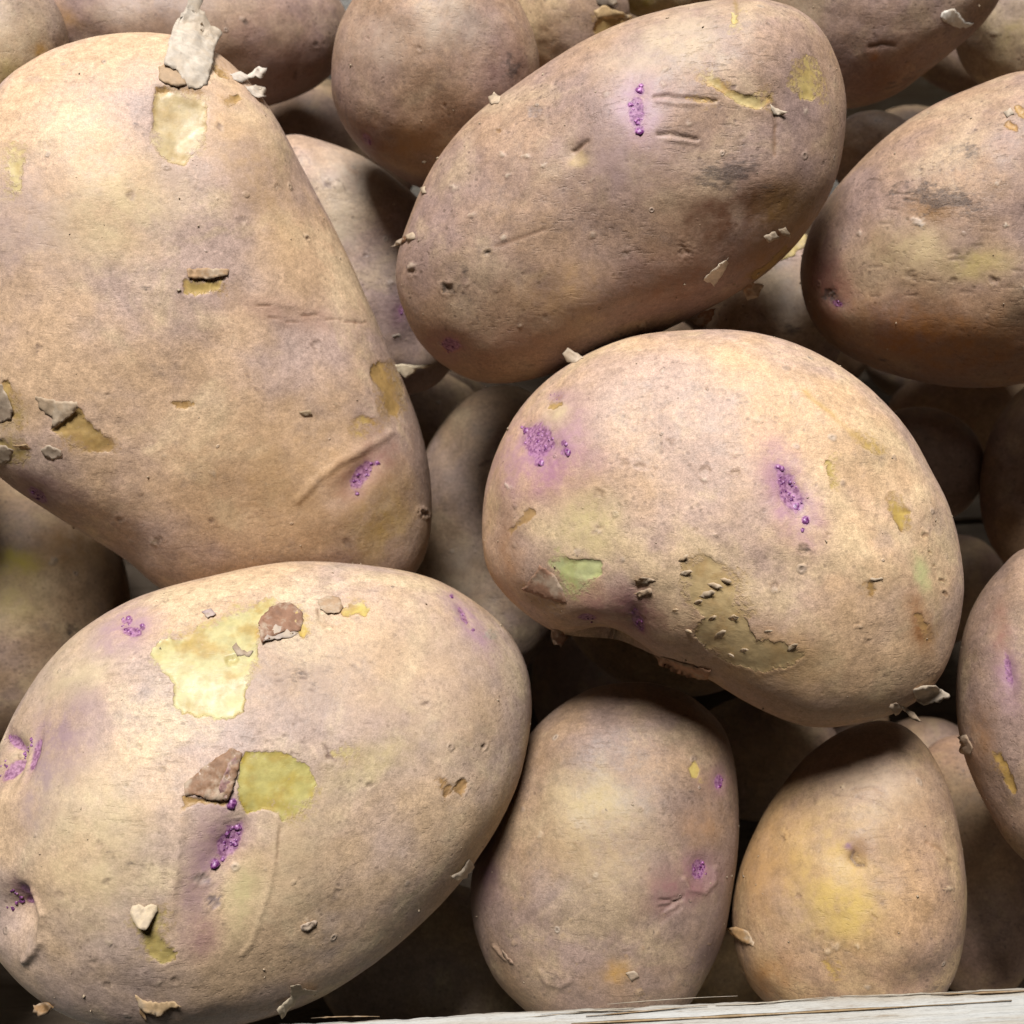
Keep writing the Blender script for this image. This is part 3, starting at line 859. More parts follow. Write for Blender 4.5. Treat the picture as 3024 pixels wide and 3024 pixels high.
for x, y, r in ((247,370,9),(301,377,6),(527,350,7),(460,413,9),(230,975,8),(297,1020,10),(400,985,7),(485,735,6),(83,270,6),(603,648,11),(268,933,7),(72,655,8),(205,745,5),(655,1025,10),(590,445,5),(415,238,8),(200,330,4),(265,338,4),(370,352,4),(470,710,5)):
    p.spot(x, y, r, (136,112,96), .75, .2)
for x, y, r in ((403,894,8),(290,1022,8),(525,352,6),(588,440,5),(500,912,6),(310,860,5),(640,760,6)): p.wart(x, y, r)
p.soil(803, 968, 6, 16, 15, 1.0); p.spot(800, 968, 9, (70,54,44), .9, .8)
for k in range(7):
    x0, y0 = 480 + 34 * k + p.rng.uniform(-12, 12), 585 + 4 * k + p.rng.uniform(-14, 14)
    p.crack([(x0, y0), (x0 + p.rng.uniform(14, 34), y0 + p.rng.uniform(-3, 4))], 2.2, .16, (150,112,86), .7)
p.crack([(358,515),(392,520),(428,516)], 3, .3, (110,78,48)); p.crack([(356,524),(392,528),(424,526)], 2.5, .3, (92,62,38))
p.flap([(352,508),(392,505),(432,508),(430,520),(392,527),(354,524)], ((352,506),(432,506)), .8, (196,160,120))
p.flap([(67,747),(87,751),(118,757),(147,757),(151,766),(130,787),(97,809),(101,789),(77,774)], ((64,746),(82,778)), 1.5, (196,172,142), crumple=.8)
p.flap([(-14,722),(6,724),(18,742),(27,775),(22,792),(6,798),(-12,796)], ((-14,800),(8,798)), 2.2, (186,164,140))
p.flap([(-10,848),(10,838),(28,848),(22,866),(0,880),(-12,874)], ((-12,876),(24,866)), 1.2, (196,176,152))
p.flap([(78,846),(96,838),(116,848),(118,862),(100,868),(84,862)], ((80,860),(116,866)), .9, (206,186,164))
p.flap([(26,838),(52,836),(60,846),(40,848)], ((26,848),(58,848)), .9, (200,170,128))
p.flap([(310,125),(320,87),(333,60),(348,44),(357,15),(368,18),(379,27),(370,43),(387,67),(411,80),(400,100),(398,119),(391,160),(372,168),(355,166),(336,136)], ((318,150),(390,166)), 7.0, (214,202,184), name='stem_flap', crumple=1.1, thick=.3)
p.flap([(299,126),(318,118),(338,128),(352,160),(336,165),(312,158),(300,150)], ((298,124),(330,120)), .4, (198,168,132))
p.flap([(432,140),(450,138),(462,146),(478,135),(490,142),(486,156),(470,153),(455,158),(440,150)], ((430,136),(445,160)), 3.0, (226,214,198), crumple=.6)
p.flap([(462,162),(478,164),(492,172),(494,190),(484,188),(474,178)], ((460,158),(476,182)), 2.0, (222,208,190), crumple=.5)
p.flap([(744,688),(760,688),(780,692),(806,693),(781,699),(777,706),(762,713),(752,704)], ((744,686),(754,712)), 2.4, (212,196,166))
p.flap([(562,776),(585,772),(590,784),(572,786)], ((560,788),(590,788)), .5)
p.finish(90)

# ---- lower left
p = POT['B'] = Potato('B', 'large potato at lower left with two torn yellow patches and purple eyes', 2, .7)
p.blot(112, 1390, 76, 130, 14, (168,140,142), 1.0); p.blot(70, 1500, 40, 90, 10, (170,146,146), .6)
p.blot(190, 1600, 110, 150, 0, (216,196,150), .5); p.blot(150, 1250, 110, 50, -40, (216,198,150), .5)
p.blot(395, 1600, 34, 110, 8, (180,150,144), .8); p.blot(360, 1680, 24, 80, 8, (172,140,138), .7)
p.blot(460, 1690, 30, 90, 8, (212,196,144), .8); p.blot(560, 1600, 70, 140, 10, (206,178,140), .5)
p.blot(560, 1290, 120, 90, 20, (172,150,136), .6); p.soil(560, 1270, 95, 75, 30, .75, 1.0); p.soil(470, 1340, 40, 26, 0, .6, .9)
p.blot(800, 1300, 140, 140, 30, (202,172,142), .5); p.blot(700, 1440, 90, 40, -20, (212,194,130), .35)
p.dent(420, 1640, 70, 130, 10, 1.0)
p.ridge([(523,1541),(520,1605),(510,1671),(490,1738),(477,1781),(457,1808)], 6, .2); p.crack([(527,1560),(522,1620)], 3, .2, (150,118,90), .5)
p.ridge([(345,1535),(338,1610),(326,1690),(322,1745)], 8, .3)
p.dent(16, 1735, 44, 56, -20, 4.0); p.dent(20, 1440, 12, 50, 14, 1.6)
p.ridge([(48,1688),(68,1730),(66,1785),(42,1815)], 9, .9); p.soil(52, 1808, 16, 10, -40, 1.0); p.blot(25, 1690, 24, 24, 0, (126,84,88), .7)
p.eye(247, 1187, 19, 9, 12, 12, (70,40,-30,-20,5), .5, pts=[(242,1167,6),(232,1168,4),(268,1180,5)], hcol=(178,146,158), hamt=.75)
p.eye(874, 1161, 18, 6, 62, 5, (60,22,48), .4, core=.8, bud=.75, pts=[(851,1127,4),(893,1188,3)], hcol=(176,142,160))
p.blot(905, 1200, 60, 20, 48, (186,150,160), .5); p.spot(928, 1196, 12, (176,170,150), .7, -.15)
p.eye(433, 1588, 36, 18, -58, 24, (36,30,0), 1.3, pts=[(437,1515,10),(405,1631,9),(420,1622,5),(448,1560,6)], hcol=(150,104,128))
p.eye(53, 1421, 30, 7, -75, 12, None, 1.1, bud=.85); p.eye(17, 1396, 14, 8, 60, 5, None, 1.0); p.eye(7, 1448, 24, 7, -60, 8, None, 1.0)
p.blot(25, 1425, 16, 50, 14, (196,178,140), .6)
p.eye(33, 1691, 17, 12, 30, 9, None, 1.0, tone=(.8,.7,.75)); p.eye(17, 1715, 10, 8, -30, 5, None, .6, tone=(.9,.8,.85))
p.spot(403, 1705, 14, (120,110,124), .8, .35); p.spot(380, 1660, 13, (142,128,126), .8, .3)
p.soil(380, 1778, 22, 30, 20, .5, 1.0); p.blot(380, 1770, 34, 40, 10, (160,122,118), .7)
p.peel([(287,1217),(320,1194),(333,1204),(367,1181),(433,1154),(513,1117),(517,1126),(497,1160),(487,1207),(487,1240),(468,1290),(463,1345),(440,1357),(380,1355),(345,1345),(325,1325),(327,1290),(300,1260),(284,1240)], (206,197,138), (184,150,72), .3, 10, dull=.12, label='big ragged patch of bare yellow flesh')
p.peel([(335,1204),(362,1200),(358,1212),(338,1214)], OCH, (160,112,40), .9, 3, part=False)
p.peel([(425,1240),(450,1232),(446,1248),(430,1256)], OCH, (166,120,40), .9, 4, part=False)
p.peel([(545,1134),(560,1137),(573,1152),(586,1182),(575,1198),(566,1194)], (214,184,70), OCH, .5, 3)
p.peel([(640,1146),(664,1134),(684,1132),(697,1148),(690,1162),(676,1152),(655,1160)], (214,196,90), OCH, .35, 3)
p.peel([(460,1421),(483,1419),(533,1421),(573,1438),(597,1475),(590,1508),(563,1538),(533,1548),(520,1528),(493,1528),(463,1538),(450,1505),(448,1475)], (200,190,112), (184,160,62), .3, 8, dull=.12, label='round torn patch of bare yellow flesh')
p.peel([(345,1500),(360,1504),(400,1508),(432,1512),(425,1522),(380,1514),(350,1524)], OCH, (176,136,70), .5, 3)
p.peel([(253,1741),(300,1713),(313,1731),(300,1755),(313,1781),(333,1795),(330,1811),(310,1818),(283,1805),(267,1771)], (186,170,88), (164,142,60), .5, 4, label='olive yellow tear under a lifted chip of skin')
p.peel([(824,1468),(834,1468),(851,1481),(871,1466),(882,1478),(867,1501),(851,1488),(837,1510)], (176,130,70), (150,104,54), .5, 4)
p.peel([(625,1420),(645,1412),(668,1420),(650,1432)], (208,192,128), (206,184,110), .1, 8)
p.spot(804, 1328, 8, (120,98,86), .8, .3); p.spot(914, 1408, 7, (100,78,66), .9, .4); p.spot(312, 1132, 6, (110,92,84), .8, .3); p.spot(700, 1480, 9, (128,104,86), .8, .3)
p.spot(620, 1428, 9, (120,92,76), .8, .3)
p.crack([(612,1408),(622,1424),(632,1436)], 3, .3, (110,84,70)); p.crack([(612,1152),(618,1166),(632,1176)], 3, .35, (120,84,56)); p.crack([(600,1140),(604,1160),(616,1174)], 3, .3, (130,96,66))
p.ridge([(330,1132),(345,1150),(336,1168)], 6, .25)
for x, y, r in ((262,1410,8),(308,1452,9),(148,1548,8),(193,1592,8),(205,1660,8),(175,1815,12),(112,1690,12),(200,1862,10),(330,1850,8),(640,1690,8),(600,1525,6),(740,1390,6),(560,1460,6)):
    p.spot(x, y, r, (150,128,108), .65, .18)
for x, y, r in ((175,1812,8),(205,1780,8),(585,1745,7),(300,1855,6),(240,1410,5),(500,1640,5)): p.wart(x, y, r, .3)
for k in range(38):
    a, b = p.rng.uniform(470, 700), p.rng.uniform(1190, 1460)
    p.crack([(a, b), (a + p.rng.uniform(6, 16), b + p.rng.uniform(-2, 7))], 1.8, .14, (112,88,72), .6)
p.flap([(487,1179),(500,1158),(513,1144),(532,1138),(547,1137),(567,1151),(573,1170),(567,1191),(533,1194),(493,1216)], ((546,1136),(576,1176)), 1.3, (160,122,98), crumple=1.3)
p.flap([(520,1180),(545,1186),(562,1196),(545,1204),(512,1210),(496,1214)], ((560,1190),(560,1205)), 1.2, (206,190,176))
p.flap([(347,1480),(383,1448),(412,1428),(437,1411),(457,1421),(450,1450),(443,1475),(430,1508),(400,1510),(372,1500),(350,1502)], ((437,1410),(352,1474)), .9, (160,124,96), crumple=1.4)
p.flap([(415,1480),(430,1440),(452,1424),(446,1470),(434,1506),(412,1506)], ((452,1424),(434,1506)), 1.2, (166,128,122), crumple=.9)
p.flap([(247,1718),(250,1708),(262,1705),(273,1711),(286,1705),(296,1708),(298,1717),(277,1747),(263,1743),(252,1731)], ((250,1707),(297,1708)), 3.0, (226,206,172), crumple=.3)
p.flap([(566,1746),(580,1738),(598,1736),(594,1746),(578,1756),(568,1754)], ((566,1752),(596,1738)), .6, (226,202,178))
p.flap([(255,1876),(270,1884),(300,1890),(325,1888),(345,1894),(318,1902),(306,1910),(290,1908),(266,1898)], ((252,1874),(330,1884)), 1.8, (206,176,134), crumple=.6)
p.flap([(262,1884),(272,1900),(278,1922),(264,1912)], ((258,1884),(262,1910)), 1.4, (196,160,116))
p.flap([(520,1896),(548,1880),(545,1850),(562,1844),(568,1856),(588,1860),(600,1866),(592,1874),(570,1876),(550,1892),(528,1906)], ((530,1876),(600,1880)), 3.0, (214,198,170), crumple=.8)
p.flap([(64,1894),(86,1890),(104,1897),(96,1906),(78,1910),(66,1904)], ((60,1890),(112,1892)), 1.2, (178,140,96), crumple=.9)
p.flap([(850,1652),(868,1640),(885,1620),(890,1632),(876,1652),(860,1658)], ((848,1648),(884,1618)), 1.4, (222,206,182), crumple=.6)
p.flap([(600,1132),(618,1124),(640,1128),(648,1146),(640,1158),(618,1160),(604,1150)], ((598,1130),(640,1124)), .5, (188,158,126), crumple=1.0)
p.flap([(380,1155),(398,1148),(408,1160),(392,1168)], ((378,1150),(400,1146)), .7, (196,176,172))
p.flap([(438,1222),(446,1214),(456,1228),(478,1228),(470,1240),(448,1238)], ((440,1240),(470,1242)), .8, (178,156,132))
p.finish(110)

# ---- right of the middle, bean shaped
p = POT['C'] = Potato('C', 'bean-shaped glossy potato right of centre with two bright purple eyes', 3, .65)
p.dent(1145, 1215, 75, 40, 20, 2.5)
p.blot(1040, 880, 88, 62, 10, (178,126,144), 1.0); p.blot(1085, 800, 36, 44, 0, (194,154,162), .75); p.blot(960, 880, 40, 60, 0, (188,152,150), .6)
p.blot(1050, 780, 26, 22, 0, (232,210,164), .8)
p.eye(1017, 831, 33, 27, 60, 26, None, 1.0, pts=[(994,812,8),(1071,854,8),(1022,874,8),(1068,838,5),(985,806,4)])
p.eye(1047, 747, 14, 9, 0, 4, None, .3, core=.5, bud=.6); p.peel([(1032,760),(1060,758),(1064,766),(1045,772),(1032,768)], (206,178,110), OCH, .2, 3)
p.blot(1495, 935, 44, 100, -22, (180,130,152), 1.0); p.dent(1495, 930, 22, 55, -24, .9)
p.eye(1491, 927, 40, 18, 66, 20, None, .6, pts=[(1475,884,7),(1468,880,5),(1501,954,8),(1519,982,8),(1514,1000,4)])
p.soil(1515, 1037, 18, 16, 0, 1.0, 1.0); p.spot(1515, 1037, 13, (112,92,74), .7, .2)
p.peel([(1037,1060),(1064,1047),(1084,1056),(1111,1054),(1137,1057),(1136,1084),(1107,1101),(1084,1124),(1067,1107),(1054,1077)], GREEN, (202,206,132), .35, 3, dull=.05, label='patch of pale green bare flesh')
p.blot(1110, 985, 60, 70, 0, (214,196,136), .6)
p.peel([(960,1000),(985,985),(1000,962),(1012,958),(1020,968),(1004,984),(978,996),(966,1008)], (188,146,92), (172,130,80), .25, 4, part=False)
p.peel([(985,1108),(1000,1118),(1040,1132),(1060,1140),(1062,1152),(1020,1150),(990,1132)], OCH, (166,118,60), .5, 4)
p.blot(1180, 1150, 95, 40, 10, (160,110,104), .8)
p.eye(1107, 1169, 16, 9, 10, 4, None, .8, tone=(.9,.7,.8)); p.eye(1204, 1168, 9, 22, -20, 8, None, .9, tone=(1,.75,.9))
p.soil(1205, 1098, 26, 28, 10, 1.0, 1.0); p.dent(1205, 1105, 20, 22, 0, .6)
p.peel([(1283,1062),(1310,1050),(1340,1048),(1390,1085),(1400,1110),(1395,1130),(1415,1150),(1410,1172),(1430,1205),(1480,1208),(1515,1235),(1500,1255),(1440,1268),(1380,1252),(1340,1222),(1308,1190),(1330,1160),(1300,1130),(1288,1100)], (214,186,132), (198,160,104), .18, 9, label='scabby olive yellow patch where the skin has rubbed off')
p.soil(1360, 1150, 70, 90, -30, .3, 1.0)
p.peel([(1681,941),(1691,931),(1706,945),(1725,964),(1718,975),(1715,997),(1705,1004),(1688,971)], (196,164,54), (140,96,34), .5, 3)
p.peel([(1612,820),(1640,832),(1664,850),(1658,856),(1628,846)], (206,170,78), (198,160,74), .25, 4)
p.peel([(1560,870),(1566,862),(1574,884),(1582,910),(1576,914),(1566,896)], (206,186,96), (196,164,80), .2, 3)
p.peel([(1634,1098),(1642,1094),(1656,1112),(1648,1128),(1636,1116)], OCH, (164,112,46), .4, 3)
p.crack([(1520,740),(1560,775),(1600,815),(1640,845)], 5, .15, (206,170,96), .6)
p.ridge([(1508,742),(1550,778),(1592,818),(1640,860)], 9, .25)
p.blot(1738, 1180, 24, 60, -12, (168,112,62), .7); p.peel([(1730,1160),(1742,1158),(1756,1180),(1762,1210),(1752,1206),(1740,1185)], (186,134,70), (168,116,56), .2, 3, part=False)
p.blot(1745, 1085, 14, 40, -18, (216,218,150), .7)
for x, y in ((1761,1041),(1771,1067),(1785,1094),(1750,1010),(1790,1120)): p.spot(x, y, 6, (140,104,70), .8, .3)
p.soil(1765, 1275, 30, 26, -30, .9, 1.0)
p.blot(1440, 1240, 160, 70, 25, (206,158,92), .4); p.blot(960, 1060, 26, 90, 0, (196,146,100), .5)
for x, y, r in ((1213,790,6),(1263,833,12),(1331,888,12),(1388,892,12),(1128,1000,12),(1130,930,10),(1178,875,12),(1208,880,10),(1618,1178,9),(1640,1215,8),(1460,1105,9),(1385,860,5),(1310,1000,6),(1090,1040,8),(1560,1010,7)):
    p.spot(x, y, r, (150,122,98), .65, .2)
for x, y, r in ((967,920,9),(1128,1003,7),(1430,790,9),(1463,1113,7),(1345,1010,5),(1626,1182,7),(1330,905,6),(1090,1040,9),(1250,700,5)): p.wart(x, y, r, .4, (222,204,180))
p.flap([(1021,1064),(1010,1082),(991,1107),(1022,1122),(1061,1139),(1070,1136),(1062,1108),(1046,1084)], ((1062,1138),(1048,1084)), 1.8, (178,138,112), crumple=.5)
p.flap([(985,1108),(1000,1106),(1018,1116),(1004,1122),(990,1118)], ((986,1118),(1010,1122)), 1.0, (206,176,150))
p.flap([(1195,1092),(1215,1086),(1238,1094),(1222,1100),(1204,1104)], ((1194,1100),(1236,1092)), .9, (198,170,136)); p.flap([(1196,1118),(1226,1108),(1232,1116),(1204,1126)], ((1196,1126),(1230,1110)), .8, (190,158,124))
for (x, y, r) in ((1296,1080,13),(1290,1052,10),(1350,1105,14),(1335,1120,16),(1318,1135,12),(1370,1095,12),(1385,1165,13),(1360,1195,14),(1300,1190,9),(1345,1165,10),(1495,1220,13),(1450,1190,8),(1405,1225,9),(1380,1235,8),(1275,1150,8)):
    an = p.rng.uniform(-.9, .3); c_, s_ = math.cos(an), math.sin(an); l1, l2 = r * p.rng.uniform(.8, 1.2), r * .45
    q = [(x + l1 * a * c_ - l2 * b * s_, y + l1 * a * s_ + l2 * b * c_) for a, b in ((-1, -.3), (-.3, -1), (.6, -.7), (1, .1), (.3, .9), (-.6, .7))]
    p.flap(q, (q[0], q[5]), 1.0, (216, 190, 154), name='skin_scale', crumple=.6)
p.flap([(1230,1232),(1252,1238),(1290,1250),(1342,1262),(1338,1276),(1300,1270),(1256,1252)], ((1230,1228),(1340,1258)), 1.6, (206,160,126), crumple=.7)
p.flap([(1040,1186),(1058,1190),(1072,1200),(1060,1212),(1044,1204)], ((1040,1186),(1072,1196)), 1.8, (196,150,124), crumple=.7)
p.flap([(1064,672),(1076,664),(1092,670),(1102,676),(1086,684),(1070,684)], ((1064,688),(1100,680)), 1.6, (214,194,168), crumple=.6)
p.flap([(1640,1090),(1662,1088),(1666,1094),(1646,1097)], ((1640,1098),(1664,1096)), .6, (222,200,170))
p.flap([(1676,1332),(1690,1324),(1702,1336),(1686,1344)], ((1676,1326),(1700,1330)), 1.2, (190,160,130)); p.flap([(1700,1332),(1722,1340),(1732,1352),(1716,1350)], ((1700,1330),(1716,1328)), 1.8, (206,182,152))
p.flap([(1722,1302),(1738,1290),(1756,1286),(1776,1302),(1764,1318),(1742,1330),(1728,1322)], ((1720,1300),(1735,1328)), 3.0, (214,198,176), crumple=.9)
p.finish(110)

# ---- the long one at the top
p = POT['D'] = Potato('D', 'long potato across the top centre with cracked skin and a yellow oval scar', 4, 1.0)
p.blot(1205, 205, 46, 75, 0, (198,170,182), .75); p.blot(1180, 300, 120, 60, 0, (194,164,156), .5)
p.eye(1201, 212, 13, 28, 0, 12, None, .5, core=.9, bud=.8, tone=(1.25,1.2,1.25), pts=[(1207,170,8),(1210,162,5),(1207,248,8),(1203,232,6),(1190,198,6)])
p.crack([(1234,183),(1262,180),(1288,185),(1318,187),(1350,190)], 2.8, .5, (104,76,54)); p.ridge([(1240,192),(1280,196),(1320,196)], 4, .25)
p.crack([(1241,255),(1262,253),(1290,258),(1316,262)], 3, .5, (110,86,68)); p.ridge([(1255,264),(1285,267),(1316,270)], 4, .3)
p.peel([(1290,182),(1330,184),(1352,189),(1345,194),(1310,191)], (206,170,96), OCH, .4, 2)
p.peel([(1319,142),(1330,138),(1348,145),(1371,160),(1401,180),(1430,182),(1455,178),(1451,200),(1431,208),(1398,199),(1375,184),(1350,168),(1330,158)], (226,206,140), (196,148,52), .5, 5, label='ragged tear showing ochre flesh')
p.spot(1381, 168, 9, (120,92,86), .8, .2)
p.peel([(1500,128),(1515,106),(1535,106),(1550,125),(1554,150),(1545,178),(1530,192),(1512,186),(1496,170),(1488,150)], (212,188,108), (204,174,84), .2, 8, lip=.0, soft=2.0, label='oval yellow scar')
p.blot(1524, 150, 9, 18, 0, (176,124,92), .0); p.peel([(1517,140),(1526,132),(1534,146),(1533,162),(1524,166),(1517,154)], (186,136,98), (176,124,88), .3, 2, part=False)
p.crack([(1386,5),(1388,30),(1384,48)], 4, .2, (150,120,60), .8); p.peel([(1380,34),(1390,34),(1388,58),(1378,56)], (220,204,132), (206,186,100), .1, 3, part=False)
p.crack([(1461,200),(1463,240),(1458,292)], 4, .35, (146,112,84), .8); p.crack([(1450,185),(1464,206),(1470,214)], 3, .3, (110,80,60))
p.soil(1370, 325, 105, 40, -14, 1.4, 1.0); p.soil(1375, 328, 50, 18, -16, 1.75, 1.0); p.soil(1440, 352, 60, 28, -20, .8, 1.0); p.soil(1290, 360, 40, 30, 0, .5, .8)
p.blot(1430, 385, 100, 46, -18, (106,72,50), .95); p.blot(1345, 415, 85, 48, -8, (118,82,60), .85); p.blot(1480, 400, 50, 50, -40, (176,138,82), .5)
p.blot(1450, 470, 60, 36, -35, (176,130,66), .5); p.spot(1290, 470, 18, (128,112,106), .8, .2); p.blot(1290, 520, 130, 60, -18, (150,104,74), .6)
p.peel([(1412,520),(1445,495),(1478,462),(1492,470),(1460,500),(1425,530)], (176,140,72), (160,120,58), .3, 7)
p.eye(850, 652, 18, 14, 10, 8, (60,34,10), .6, tone=(.95,.7,.72), hcol=(150,104,96))
p.spot(921, 475, 7, (58,50,46), 1, .5); p.spot(849, 542, 12, (66,58,50), 1, .5); p.spot(784, 513, 8, (96,78,56), .9, .4); p.spot(1004, 202, 14, (136,124,122), .7, .2); p.spot(934, 240, 7, (150,112,62), .8, .3)
p.crack([(937,465),(975,452),(1027,433)], 3, .2, (150,116,92), .7)
p.dent(1085, 285, 26, 24, 0, .8); p.blot(1092, 300, 18, 14, 0, (218,190,130), .8); p.crack([(1080,282),(1095,274),(1108,266)], 4, .4, (130,96,66), .7)
p.soil(1050, 330, 26, 16, 0, .6); p.blot(990, 640, 120, 40, -15, (176,134,110), .5); p.blot(1060, 545, 90, 50, -15, (206,164,108), .5)
p.blot(1260, 80, 120, 50, -20, (218,196,160), .5)
for x, y, r in ((941,287,9),(986,290,10),(953,328,7),(1022,310,6),(853,352,8),(890,405,7),(950,448,8),(1116,340,7),(1118,443,7),(888,535,6),(938,547,5),(1255,130,8),(1250,158,6),(1520,210,8),(1458,205,9),(980,615,6),(1215,620,8),(785,500,10),(1300,235,6)): p.wart(x, y, r, .38, (214,196,172))
for x, y, r in ((1080,100,6),(1150,130,6),(1340,90,7),(1430,120,6),(1400,260,7),(1120,400,7),(1180,480,8),(1030,600,7)): p.spot(x, y, r, (150,126,108), .6, .15)
p.flap([(741,467),(756,452),(768,443),(766,456),(752,464)], ((768,441),(768,458)), 1.0, (120,84,58)); p.flap([(768,446),(780,438),(784,450),(772,456)], ((784,438),(784,456)), .9, (204,182,154))
p.flap([(925,188),(936,180),(946,184),(940,196),(928,198)], ((928,202),(946,190)), 1.2, (208,186,158)); p.flap([(796,356),(804,352),(806,364),(798,366)], ((808,352),(808,368)), .8)
p.flap([(1440,445),(1462,436),(1470,446),(1448,456)], ((1440,440),(1468,434)), .9, (206,186,160)); p.flap([(1468,432),(1482,428),(1488,446),(1474,442)], ((1470,430),(1486,430)), .9, (200,178,148))
p.flap([(1400,548),(1420,532),(1440,536),(1425,556),(1406,560)], ((1398,540),(1438,530)), 1.4, (176,138,104), crumple=.7); p.flap([(1300,602),(1330,585),(1350,580),(1340,598),(1312,612)], ((1300,594),(1348,576)), 1.4, (160,118,84), crumple=.7)
p.flap([(1452,196),(1462,204),(1484,212),(1476,218),(1458,216)], ((1452,196),(1460,218)), 1.0, (226,210,186))
p.finish(110)
loose_flake(p, [(1327,528),(1344,506),(1371,481),(1369,498),(1362,516),(1348,541),(1340,532)], ((1322,535),(1346,545)), 1.6, (240,224,200), 'pale pointed chip of skin lying on the long top potato', crumple=.3)

# ---- right edge, upper
p = POT['H'] = Potato('H', 'soil-smudged potato cut by the right edge, grey eye at its lower left', 5, 1.15)
p.soil(1770, 375, 140, 40, 6, 1.3, 1.0); p.soil(1800, 378, 60, 16, 8, 1.6, 1.0); p.soil(1850, 400, 70, 30, 10, .9, 1.0); p.soil(1640, 400, 60, 20, -10, .8, 1.0); p.soil(1590, 440, 40, 40, -30, .6, .8)
p.blot(1755, 400, 40, 22, 10, (150,112,72), .8); p.blot(1720, 470, 80, 44, 0, (214,190,144), .7); p.blot(1850, 500, 60, 30, -10, (206,184,116), .6)
p.wart(1731, 417, 12, .5, (226,214,200)); p.wart(1742, 426, 8, .4, (214,200,184))
p.blot(1560, 545, 40, 70, -15, (164,112,100), .8); p.blot(1545, 470, 30, 50, 0, (140,108,98), .6); p.blot(1780, 640, 200, 70, 8, (186,130,74), .75)
p.spot(1565, 557, 14, (92,84,80), 1, .12); p.dent(1565, 557, 14, 14, 0, .35); p.wart(1567, 555, 6, .4, (170,160,150))
p.eye(1581, 573, 9, 5, 20, 4, None, .2, bud=.7, tone=(1,.7,.95))
p.peel([(1893,230),(1905,222),(1920,232),(1922,244),(1900,240)], (186,132,44), (160,104,30), .5, 3); p.peel([(1912,196),(1922,192),(1938,204),(1940,220),(1922,214)], (190,140,56), OCH, .5, 3)
p.spot(1720, 520, 12, (140,118,96), .6, .2); p.spot(1875, 530, 10, (120,98,86), .8, .3); p.spot(1800, 530, 10, (130,106,84), .7, .2); p.spot(1590, 205, 5)
for k in range(16):
    x0, y0 = p.rng.uniform(1620, 1920), p.rng.uniform(330, 560); p.crack([(x0, y0), (x0 + p.rng.uniform(12, 30), y0 + p.rng.uniform(-2, 3))], 2.2, .15, (108,88,74), .6)
for x, y, r in ((1935,545,8),(1900,425,7),(1620,440,6),(1880,345,7)): p.wart(x, y, r, .4, (220,206,186))
p.flap([(1893,212),(1906,206),(1914,216),(1900,222)], ((1894,216),(1912,220)), .8, (220,206,186))
p.finish(70)

# ---- top middle
p = POT['E'] = Potato('E', 'small egg-shaped potato at the top with a dark scab on its right side', 6)
p.soil(960, 130, 34, 44, 10, 1.2, 1.0); p.blot(955, 130, 40, 50, 0, (120,88,78), .7); p.soil(930, 100, 40, 60, 0, .7, 1.0)
p.blot(715, 80, 70, 60, 0, (200,178,158), .5); p.blot(760, 270, 90, 50, 10, (186,142,96), .6); p.eye(694, 262, 8, 12, -20, 4, (40,26,20), .3, tone=(.9,.6,.6), core=.7, bud=.7, hcol=(130,84,78))
p.blot(850, 40, 60, 50, 0, (206,190,172), .5)
for x, y, r in ((690,70,5),(790,90,7),(840,200,7),(720,150,5)): p.spot(x, y, r, (140,114,98), .6, .2)
p.finish(45)

# ---- bottom centre
p = POT['Q'] = Potato('Q', 'upright oval potato at bottom centre with a wrinkled purple eye low on its right', 7)
p.blot(1290, 1665, 70, 44, -25, (150,106,104), .85); p.eye(1321, 1641, 15, 16, 0, 10, None, 1.0, tone=(.95,.75,.85))
p.ridge([(1290,1660),(1300,1678),(1330,1684),(1350,1664),(1352,1640)], 5, .35)
for k in range(9):
    a = -0.55 + k * .09; x0, y0 = 1315 - 30 * math.cos(a), 1665 + 24 + k * 3
    p.crack([(x0, y0), (x0 - 40 * math.cos(a * .6), y0 + 10 + 18 * math.sin(k))], 2.6, .22, (128,94,86), .4)
p.eye(1358, 1475, 6, 13, 0, 5, (34,30,0), .4, tone=(1,.7,.95), bud=.8, hcol=(160,120,112))
p.peel([(1300,1448),(1311,1434),(1322,1452),(1318,1466),(1306,1466)], (214,196,98), (200,172,80), .1, 3); p.soil(1308, 1495, 22, 14, 0, .9, .9); p.soil(1285, 1460, 16, 16, 0, .6)
p.blot(912, 1640, 26, 60, 0, (130,98,104), .7); p.blot(1130, 1520, 90, 60, 10, (206,186,136), .5); p.blot(1130, 1620, 90, 60, 0, (206,180,128), .4); p.blot(1330, 1550, 40, 40, 0, (196,148,100), .5)
p.blot(1350, 1770, 40, 90, 10, (140,116,110), .6); p.soil(1200, 1400, 80, 50, 0, .4, .6)
p.soil(1048, 1840, 26, 20, 0, .8, 1.0); p.ridge([(1020,1826),(1034,1848),(1060,1856),(1078,1846)], 5, .35); p.ridge([(932,1786),(944,1798),(957,1808)], 4, .4)
p.blot(1165, 1838, 26, 22, 0, (196,150,72), .6); p.wart(1020, 1575, 8, .4, (216,196,164)); p.wart(1138, 1530, 6, .3)
for x, y, r in ((1075,1735,6),(975,1775,8),(1190,1845,9),(1205,1870,8),(1110,1668,5),(1240,1760,6)): p.wart(x, y, r, .35, (196,166,134))
for k in range(34):
    x0, y0 = p.rng.uniform(950, 1340), p.rng.uniform(1560, 1890); p.wart(x0, y0, p.rng.uniform(3, 5), .12, (176,146,112))
p.flap([(1180,1834),(1196,1830),(1206,1842),(1192,1852)], ((1180,1848),(1204,1850)), .8, (200,176,150))
p.flap([(948,1790),(958,1800),(972,1816),(962,1818),(950,1804)], ((946,1792),(960,1820)), .8, (190,160,136))
p.finish(70)

